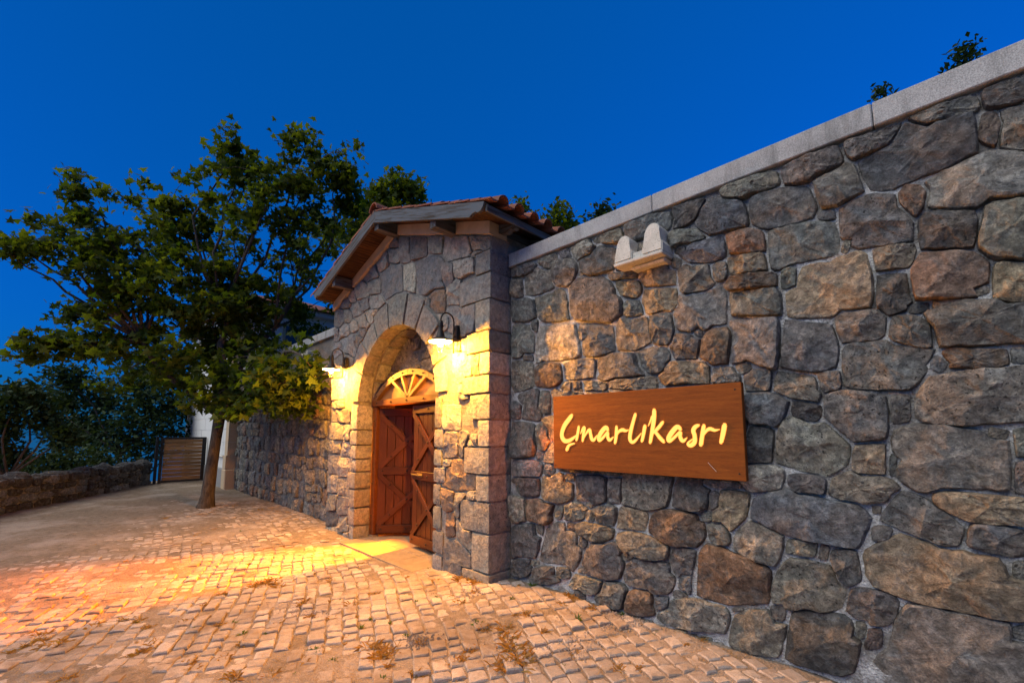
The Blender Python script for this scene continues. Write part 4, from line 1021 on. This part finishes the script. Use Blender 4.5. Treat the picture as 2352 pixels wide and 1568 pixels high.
# ------------------------------------------------------------------ slatted gate and low wall
gx = -16.5
sg = thing('slatted_gate', (gx, 2.2, 0), 'low brown slatted wooden gate in a black metal frame beside the house', 'gate')
for y_ in (1.70, 1.81): box('gate_post', (gx - .04, y_ - .035, -.1), (gx + .04, y_ + .035, 1.36 if y_ > 1.75 else 1.40), M['blackmetal'], sg, .004)
box('gate_frame', (gx - .03, 2.80, .04), (gx + .03, 2.90, 1.38), M['blackmetal'], sg, .004)
box('gate_frame', (gx - .03, 1.85, 1.32), (gx + .03, 2.798, 1.38), M['blackmetal'], sg, .004)
box('gate_frame', (gx - .03, 1.85, .04), (gx + .03, 2.798, .10), M['blackmetal'], sg, .004)
ns = 11; hh = (1.32 - .10) / ns
for k in range(ns):
    zc = .10 + hh * (k + .5); o = beam('slat', (gx + .012, 1.855, zc), (gx + .012, 2.795, zc), .022, hh - .008, M['slat'], sg, (0, 0, 1), .004)
lw = thing('low_wall', LWB * .5 + LWA * .5, 'low dark dry stone wall at the edge of the paved yard', 'wall')
Lw = (LWB - LWA).length; rl = random.Random(6)
q = Matrix((lwd, -lwn, Vector((0, 0, 1)))).transposed().to_quaternion()
link('wall_core', bm_mesh('wall_core', box_bm(Lw, .26, .60, 0, (0, .17, .20)), M['mortar_dark']), lw, (LWA + LWB) / 2, q)
sd = []; z = .0
for hrow in (.15, .17, .14, .16):
    x = -rl.random() * .3
    while x < Lw:
        w = rl.uniform(.22, .52); sd.append((x + w / 2, z + hrow / 2 + rl.uniform(-.02, .02), w, hrow * rl.uniform(.9, 1.15), rl.uniform(-5, 5))); x += w
    z += hrow * .96
sd = prep(sd)
for s_, poly in zip(sd, cells(sd, 14, .008, 1.4, lambda x, z: 0 < x < Lw and -.05 < z < .64, .06)):
    if poly: stone_obj('wall_stone', [LWA + lwd * x + Vector((0, 0, z)) + lwn * -.03 for x, z in relax(poly)], lwn, lw, M['stone_dark'], rl.choice(['black', 'black', 'dark', 'black', 'blue']), .08, (.03, .08), ((1, 0), (.96, .7), (.88, 1.0), (.5, 1.0)), .02)
x = 0
while x < Lw:
    w = rl.uniform(.3, .65); p = LWA + lwd * (x + w / 2) - lwn * .19; h = rl.uniform(.05, .17)
    bm = bmesh.new(); bmesh.ops.create_icosphere(bm, subdivisions=2, radius=1); off = Vector((rl.random() * 30, 0, 0))
    for v in bm.verts:
        k = 1 + .35 * mnoise.noise(v.co * 1.5 + off); v.co = Vector((v.co.x * w * .53, v.co.y * .21, v.co.z * h)) * k
    o = link('cap_stone', bm_mesh('cap_stone', bm, M['stone_dark']), lw, p + Vector((0, 0, .58)), q); o.color = (.05, .048, .05, 1); x += w * .92

# ------------------------------------------------------------------ trees
LEAF = [(0, 0), (.16, -.06), (.46, -.10), (.30, .14), (.52, .40), (.24, .36), (.0, .95), (-.24, .36), (-.52, .40), (-.30, .14), (-.46, -.10), (-.16, -.06)]
def add_leaf(V, F, p, size, rnd, lobed=True):
    n = Vector((rnd.gauss(0, .7), rnd.gauss(0, .7), rnd.uniform(.1, 1.2))).normalized(); a = n.orthogonal().normalized(); a.rotate(Matrix.Rotation(rnd.random() * 6.28, 3, n)); b = n.cross(a)
    base = len(V)
    if lobed:
        for (x, y) in LEAF: V.append(p + (a * x + b * (y - .3)) * size + n * size * (-.18 * abs(x) - .10 * y * y))
        for i in range(1, 11): F.append((base, base + i, base + i + 1))
    else:
        for (x, y) in ((0, -.5), (.28, 0), (0, .6), (-.28, 0)): V.append(p + (a * x + b * y) * size + n * size * (.1 * abs(x)))
        F.append((base, base + 1, base + 2, base + 3))
def limb_mesh(segs, mat, name):
    bm = bmesh.new()
    for pts, rad, n in segs: tube_bm(bm, pts, rad, n)
    return bm_mesh(name, bm, mat, True)
def bend(p0, p1, rnd, k=6, amp=.08):
    L = (p1 - p0).length; o = Vector((rnd.gauss(0, 1), rnd.gauss(0, 1), abs(rnd.gauss(0, .6)))) * L * amp
    return [p0.lerp(p1, i / k) + o * math.sin(math.pi * i / k) + Vector((rnd.gauss(0, 1), rnd.gauss(0, 1), rnd.gauss(0, 1))) * L * .012 * (0 < i < k) for i in range(k + 1)]
rt = random.Random(17)
tb = on_z(474, 1163, 0); crotch = tb + CR * .15 + Vector((0, 0, 1.95))
tree = thing('plane_tree', tb, 'leafy tree with bare trunk on the pavement, lower leaves lit yellow by the lantern', 'tree')
dist = (tb.dot(CF))
clumps = [(700,345,48,.6),(715,400,85,.5),(555,345,42,.2),(545,400,60,.2),(640,420,80,.3),(775,400,42,.8),(790,470,45,.9),(600,500,100,.3),(720,510,95,.8),(800,440,35,1.0),
 (180,440,42,-.6),(190,500,48,-.5),(130,560,52,-.8),(60,572,28,-1.0),(15,575,22,-1.1),(245,560,62,-.3),(300,600,90,.0),(385,480,55,.3),(400,540,80,.2),(470,520,55,.6),(430,640,115,.3),(250,655,68,-.5),(545,620,120,.5),(670,620,95,1.1),
 (165,725,38,-.8),(120,792,42,-1.0),(55,802,26,-1.2),(300,740,105,-.2),(440,760,115,.2),(590,740,105,.9),(690,720,70,1.5),(210,795,55,-.7),(290,850,55,.8),(350,830,85,.6),(480,850,80,-.4),(690,868,46,-1.35),(628,905,52,-1.3),(570,890,66,-1.0),(515,915,46,-.8),(645,838,56,-1.1),(705,905,28,-1.5),(600,820,70,-.6),(660,930,30,-1.4),(722,850,34,-1.9),(610,865,60,-1.5),(540,940,42,-1.1),(475,915,36,-.7),(650,880,50,-1.7),(395,875,42,.8),(470,700,90,0),(500,780,85,.2),(460,835,70,0),(540,700,90,.2),(350,680,90,.1)]
V, F = [], []; segs = [([tb + Vector((0, 0, -.1)) - CR * .03, tb + Vector((0, 0, .06)), tb + CR * .01 + Vector((0, 0, .25)), tb + CR * .05 + Vector((0, 0, .8)), tb + CR * .10 + Vector((0, 0, 1.4)), crotch], [.19, .15, .12, .104, .098, .108], 14)]
mains = [crotch + CR * a + CF * b + Vector((0, 0, h)) for a, b, h in ((.7, .6, 1.9), (-.2, .2, 2.2), (-1.5, -.3, 1.4), (-.6, .9, 1.2), (.9, .1, .8))]
for mp_ in mains: segs.append((bend(crotch - Vector((0, 0, .1)), mp_, rt, 6, .10), [.085, .08, .07, .062, .055, .048, .04], 8))
for (dx, dy, pr, dd) in clumps:
    z_ = dist + dd; c = on_z(dx, 1163, 0); dvec = ray(dx, dy); c = Vector((0, 0, EYE)) + dvec * (z_ / dvec.dot(CF)); rad = pr * z_ / 994
    m_ = min(mains, key=lambda q: (q - c).length)
    segs.append((bend(m_, c, rt, 6, .10), [.035, .032, .028, .024, .019, .014, .008], 6))
    sub = [c + Vector((rt.gauss(0, 1), rt.gauss(0, 1), rt.gauss(0, .75))) * rad * .55 for _ in range(max(5, int(rad * 24)))]
    for s_ in sub:
        if rt.random() < .5: segs.append((bend(c, s_, rt, 3, .12), [.010, .008, .006, .003], 4))
        for _ in range(int(rt.randint(24, 38) * (.6 if dy > 812 else 1))):
            p = s_ + Vector((rt.gauss(0, 1), rt.gauss(0, 1), rt.gauss(0, .7))) * rt.uniform(.06, .17)
            if p.y > PORT_Y - .4 and p.x > RX0 - .1 and p.z < 4.4: continue
            if p.y > WALL_Y - .15 and p.z < WTOP + .2: continue
            add_leaf(V, F, p, rt.uniform(.08, .185), rt)
print('leaves', len(F))
link('trunk', limb_mesh(segs, M['bark'], 'trunk'), tree, (0, 0, 0))
link('crown', mesh('crown', V, F, M['leaf']), tree, (0, 0, 0))
def bg_tree(name, base, clumps_w, label, cat, group, mat, size, per, seed, lobed=False, dens=1.0, stem=.05):
    rnd = random.Random(seed); t = thing(name, base, label, cat, group); V, F, segs = [], [], []
    top = max(c[0].z for c in clumps_w); hub = base + Vector((0, 0, max(.4, (top - base.z) * .35)))
    segs.append(([base - Vector((0, 0, .3)), base.lerp(hub, .5) + Vector((rnd.gauss(0, .04), rnd.gauss(0, .04), 0)), hub], [stem * 1.3, stem, stem * .85], 8))
    for c, rad in clumps_w:
        segs.append((bend(hub, c, rnd, 5, .1), [stem * .6, stem * .5, stem * .42, stem * .32, stem * .2, stem * .1], 5))
        for _ in range(int(per * dens)):
            d = Vector((rnd.gauss(0, 1), rnd.gauss(0, 1), rnd.gauss(0, .8))) * rad * .5
            for _ in range(4): add_leaf(V, F, c + d + Vector((rnd.gauss(0, 1), rnd.gauss(0, 1), rnd.gauss(0, 1))) * size * .9, size * rnd.uniform(.7, 1.3), rnd, lobed)
    link('trunk', limb_mesh(segs, M['bark'], 'trunk'), t, (0, 0, 0)); link('crown', mesh('crown', V, F, mat), t, (0, 0, 0))
def at(dx, dy, z_): d = ray(dx, dy); return Vector((0, 0, EYE)) + d * (z_ / d.dot(CF))
# shrubs and trees beyond the low wall
def gp(dx, z_): p = at(dx, 1000, z_); return Vector((p.x, p.y, tz(p.x, p.y)))
bg_tree('edge_tree', gp(280, 14.5), [(at(x, y, 14.5 + d), r_ * 14.5 / 994) for x, y, r_, d in ((300, 960, 60, 0), (230, 920, 45, .6), (160, 870, 38, -.4), (140, 925, 30, .3), (330, 900, 60, .5), (390, 940, 55, 1.2), (380, 1000, 60, 1), (290, 1030, 70, .2), (220, 1000, 55, .3), (340, 860, 45, .8), (400, 870, 45, 1.5), (180, 985, 38, .6))], 'dark leafy tree with several stems beyond the low wall beside the slatted gate', 'tree', None, M['leaf_dark'], .15, 230, 31, False, 1, .07)
bg_tree('edge_tree', gp(30, 9.6), [(at(x, y, 9.6 + d), r_ * 9.6 / 994) for x, y, r_, d in ((20, 930, 42, 0), (60, 905, 34, .2), (0, 985, 35, .2), (110, 960, 30, .4), (150, 1000, 26, .4), (10, 1050, 30, .3), (-60, 950, 60, 0), (-40, 1050, 50, 0))], 'dark tree with drooping leafy twigs rising over the low wall', 'tree', None, M['leaf_dark'], .12, 150, 32, False, 1, .05)
bg_tree('low_shrub', gp(150, 11.5), [(at(x, y, 11.5 + d), r_ * 11.5 / 994) for x, y, r_, d in ((110, 1060, 34, 0), (170, 1055, 40, .3), (230, 1065, 34, .3), (60, 1075, 26, .2), (140, 1085, 34, 0))], 'low rounded green shrub behind the low wall', 'shrub', None, M['leaf_dark'], .10, 170, 33, False, 1, .03)
# tree tops showing over the gatehouse roof and the right wall
def wt(x, y): return Vector((x, y, -.1))
def tops(base, spots, zz): return [(at(x, y, zz), r_ * zz / 994) for x, y, r_ in spots]
bg_tree('courtyard_tree', wt(-12.2, 7.6), tops(None, [(910, 425, 34), (945, 440, 22), (880, 455, 28), (900, 480, 40), (850, 490, 38), (830, 520, 40), (780, 540, 50)], 14.0), 'dark tree top rising behind the gatehouse roof beside the big tree', 'tree', None, M['leaf'], .19, 70, 41, True, 1, .10)
bg_tree('courtyard_tree', wt(-8.6, 9.0), tops(None, [(1195, 478, 16), (1205, 505, 26), (1180, 520, 30)], 12.5), 'small tree top showing over the right end of the tiled roof', 'tree', None, M['leaf'], .15, 45, 42, False, 1, .06)
bg_tree('courtyard_tree', wt(-7.2, 9.0), tops(None, [(1285, 492, 24), (1265, 520, 26), (1305, 520, 24), (1285, 545, 30)], 11.5), 'pointed tree top between the tiled roof and the wall coping', 'tree', None, M['leaf'], .15, 60, 43, False, 1, .06)
bg_tree('courtyard_tree', wt(-5.8, 9.0), tops(None, [(1385, 488, 14), (1395, 500, 18), (1370, 510, 20)], 10.5), 'small dark tree top just above the wall coping', 'tree', None, M['leaf_dark'], .13, 40, 44, False, 1, .06)
bg_tree('courtyard_tree', wt(.1, 6.0), tops(None, [(2215, 118, 11), (2208, 150, 14), (2180, 230, 34), (2240, 250, 30)], 4.3), 'thin leafy tree tip above the high end of the coping', 'tree', None, M['leaf_dark'], .06, 36, 45, False, 1, .03)
bg_tree('courtyard_tree', wt(-.6, 6.2), tops(None, [(2022, 217, 8), (2040, 255, 20), (2010, 285, 30)], 4.8), 'tiny tuft of leaves poking over the coping right of the corbel', 'tree', None, M['leaf_dark'], .06, 26, 46, False, 1, .03)

# ------------------------------------------------------------------ weeds
rw = random.Random(9)
def weed_mesh(name, kind, rnd):
    V, F = [], []
    if kind == 'green':
        for _ in range(rnd.randint(16, 26)):
            a = rnd.random() * 6.28; L = rnd.uniform(.025, .06); el = rnd.uniform(.25, 1.2); d = Vector((math.cos(a) * math.cos(el), math.sin(a) * math.cos(el), math.sin(el))); s_ = Vector((-d.y, d.x, 0)).normalized() * rnd.uniform(.004, .008)
            o = Vector((rnd.gauss(0, .008), rnd.gauss(0, .008), -.005)); b = len(V); V += [o, o + d * L * .5 + s_, o + d * L - Vector((0, 0, L * .15)), o + d * L * .5 - s_]; F.append((b, b + 1, b + 2, b + 3))
    else:
        for _ in range(rnd.randint(45, 80)):
            a = rnd.random() * 6.28; L = rnd.uniform(.03, .10); el = abs(rnd.gauss(.5, .35)); d = Vector((math.cos(a) * math.cos(el), math.sin(a) * math.cos(el), math.sin(el))); s_ = Vector((-d.y, d.x, 0)).normalized() * .0014
            o = Vector((rnd.gauss(0, .025), rnd.gauss(0, .025), -.005)); b = len(V); V += [o - s_, o + s_, o + d * L * .6 + s_ * .8, o + d * L + Vector((0, 0, -L * .25))]; F += [(b, b + 1, b + 2), (b, b + 2, b + 3)]
    return mesh(name, V, F, M['weed'] if kind == 'green' else M['straw'])
GM = [weed_mesh('green_weed', 'green', rw) for _ in range(4)]; SM = [weed_mesh('dry_grass_tuft', 'dry', rw) for _ in range(4)]
def weed(kind, dx, dy, sc_):
    p = on_z(dx, dy, 0)
    if not in_pave(p.x, p.y): p.y = min(p.y, (PORT_Y if PX0 < p.x < PX1 else WALL_Y) - .05)
    o = link('green_weed' if kind == 'g' else 'dry_grass_tuft', rw.choice(GM if kind == 'g' else SM), None, (p.x, p.y, gz(p.x, p.y) - .006), Matrix.Rotation(rw.random() * 6.28, 4, 'Z').to_quaternion()); o.scale = (sc_ * (1.0 if kind == 'g' else .78),) * 3
    if p.y > (PORT_Y if PX0 < p.x < PX1 else WALL_Y) - .45: where = 'at the foot of the ' + ('rubble wall' if p.x > PX1 else 'gatehouse' if p.x > PX0 else 'lamplit wall'), 'wall'
    elif (p - tb).length < 2.2: where = 'in the paving near the tree trunk', 'tree'
    elif abs(p.x - OCX) < 1.3 and p.y > 1.2: where = 'in the setts in front of the doorway', 'door'
    elif p.x > -2.4: where = 'in the setts in front of the sign', 'sign'
    elif beyond(p.x, p.y) > -2.5: where = 'in the paving near the low wall', 'low wall'
    else: where = 'in the joints of the open paving', 'paving'
    if kind == 'g': tag(o, 'small green leafy weed ' + where[0], 'weed', 'green weeds by the ' + where[1])
    else: tag(o, ('bushy' if sc_ > 1.1 else 'sparse') + ' tuft of dry yellow grass ' + where[0], 'grass tuft', ('bushy' if sc_ > 1.1 else 'sparse') + ' dry grass by the ' + where[1])
for (dx, dy, s_) in ((958,1392,1.0),(1096,1449,1.1),(1325,1450,1.3),(830,1443,.8),(724,1490,.9),(765,1515,.8),(535,1428,.7),(1300,1335,1.3),(1020,1297,.7),(1180,1310,1.0),(1505,1478,.6),(1215,1425,.7),(610,1455,.6),(440,1445,.6),(655,1310,.5),(1570,1350,.7),(1240,1400,.6),(880,1560,.8)): weed('g', dx, dy, s_)
for (dx, dy, s_) in ((855,1490,1.6),(890,1500,1.4),(870,1510,1.3),(1160,1460,1.5),(1175,1500,1.7),(1190,1535,1.8),(1150,1540,1.6),(1165,1480,1.5),(600,1340,1.6),(625,1335,1.5),(640,1345,1.3),(585,1345,1.2),(810,1390,1.2),(1055,1520,1.0),(1210,1430,1.1),(1365,1420,1.0),(1380,1355,1.1),(930,1330,.9),(1000,1340,.9),(700,1380,.9),(350,1480,1.2),(330,1495,1.3),(215,1440,1.0),(95,1460,1.2),(130,1480,1.2),(290,1420,1.0),(1170,1305,1.6),(1190,1318,1.4),(1130,1325,1.0),(760,1330,.9),(1290,1410,.9),(1680,1440,.7),(540,1555,1.2),(620,1555,1.1),(950,1548,1.2),(430,1520,1.0),(470,1390,.9),(690,1525,1.0),(640,1430,.8),(560,1480,.8),(1095,1375,.9),(1250,1470,.9),(380,1190,1.0),(540,1160,1.0),(600,1170,1.0),(860,1365,.9),(1210,1520,1.5)): weed('d', dx, dy, s_)
for _ in range(110):
    dx, dy = rw.uniform(20, 1750), 1190 + 370 * rw.random() ** .7
    q = on_z(dx, dy, 0)
    if in_pave(q.x, q.y): weed('g' if rw.random() < .3 else 'd', dx, dy, rw.uniform(.45, .95))
# fine dry wisps caught in the joints everywhere
V, F = [], []
for _ in range(2600):
    dx, dy = rw.uniform(0, 1900), 1180 + 390 * math.sqrt(rw.random()); p = on_z(dx, dy, 0)
    if not in_pave(p.x, p.y) or mnoise.noise(Vector((p.x * 1.3, p.y * 1.3, 3))) < -.05: continue
    z = gz(p.x, p.y)
    for _ in range(3):
        a = rw.random() * 6.28; L = rw.uniform(.012, .04); d = Vector((math.cos(a), math.sin(a), rw.uniform(.05, .5))); s_ = Vector((-d.y, d.x, 0)) * .0012; o = Vector((p.x + rw.gauss(0, .01), p.y + rw.gauss(0, .01), z)); b = len(V)
        V += [o - s_, o + s_, o + d * L]; F.append((b, b + 1, b + 2))
link('dry_wisps', mesh('dry_wisps', V, F, M['straw']), None, (0, 0, 0), None, 'stuff')
bpy.data.objects['dry_wisps']['label'] = 'fine dry grass wisps scattered in the paving joints'; bpy.data.objects['dry_wisps']['category'] = 'grass'
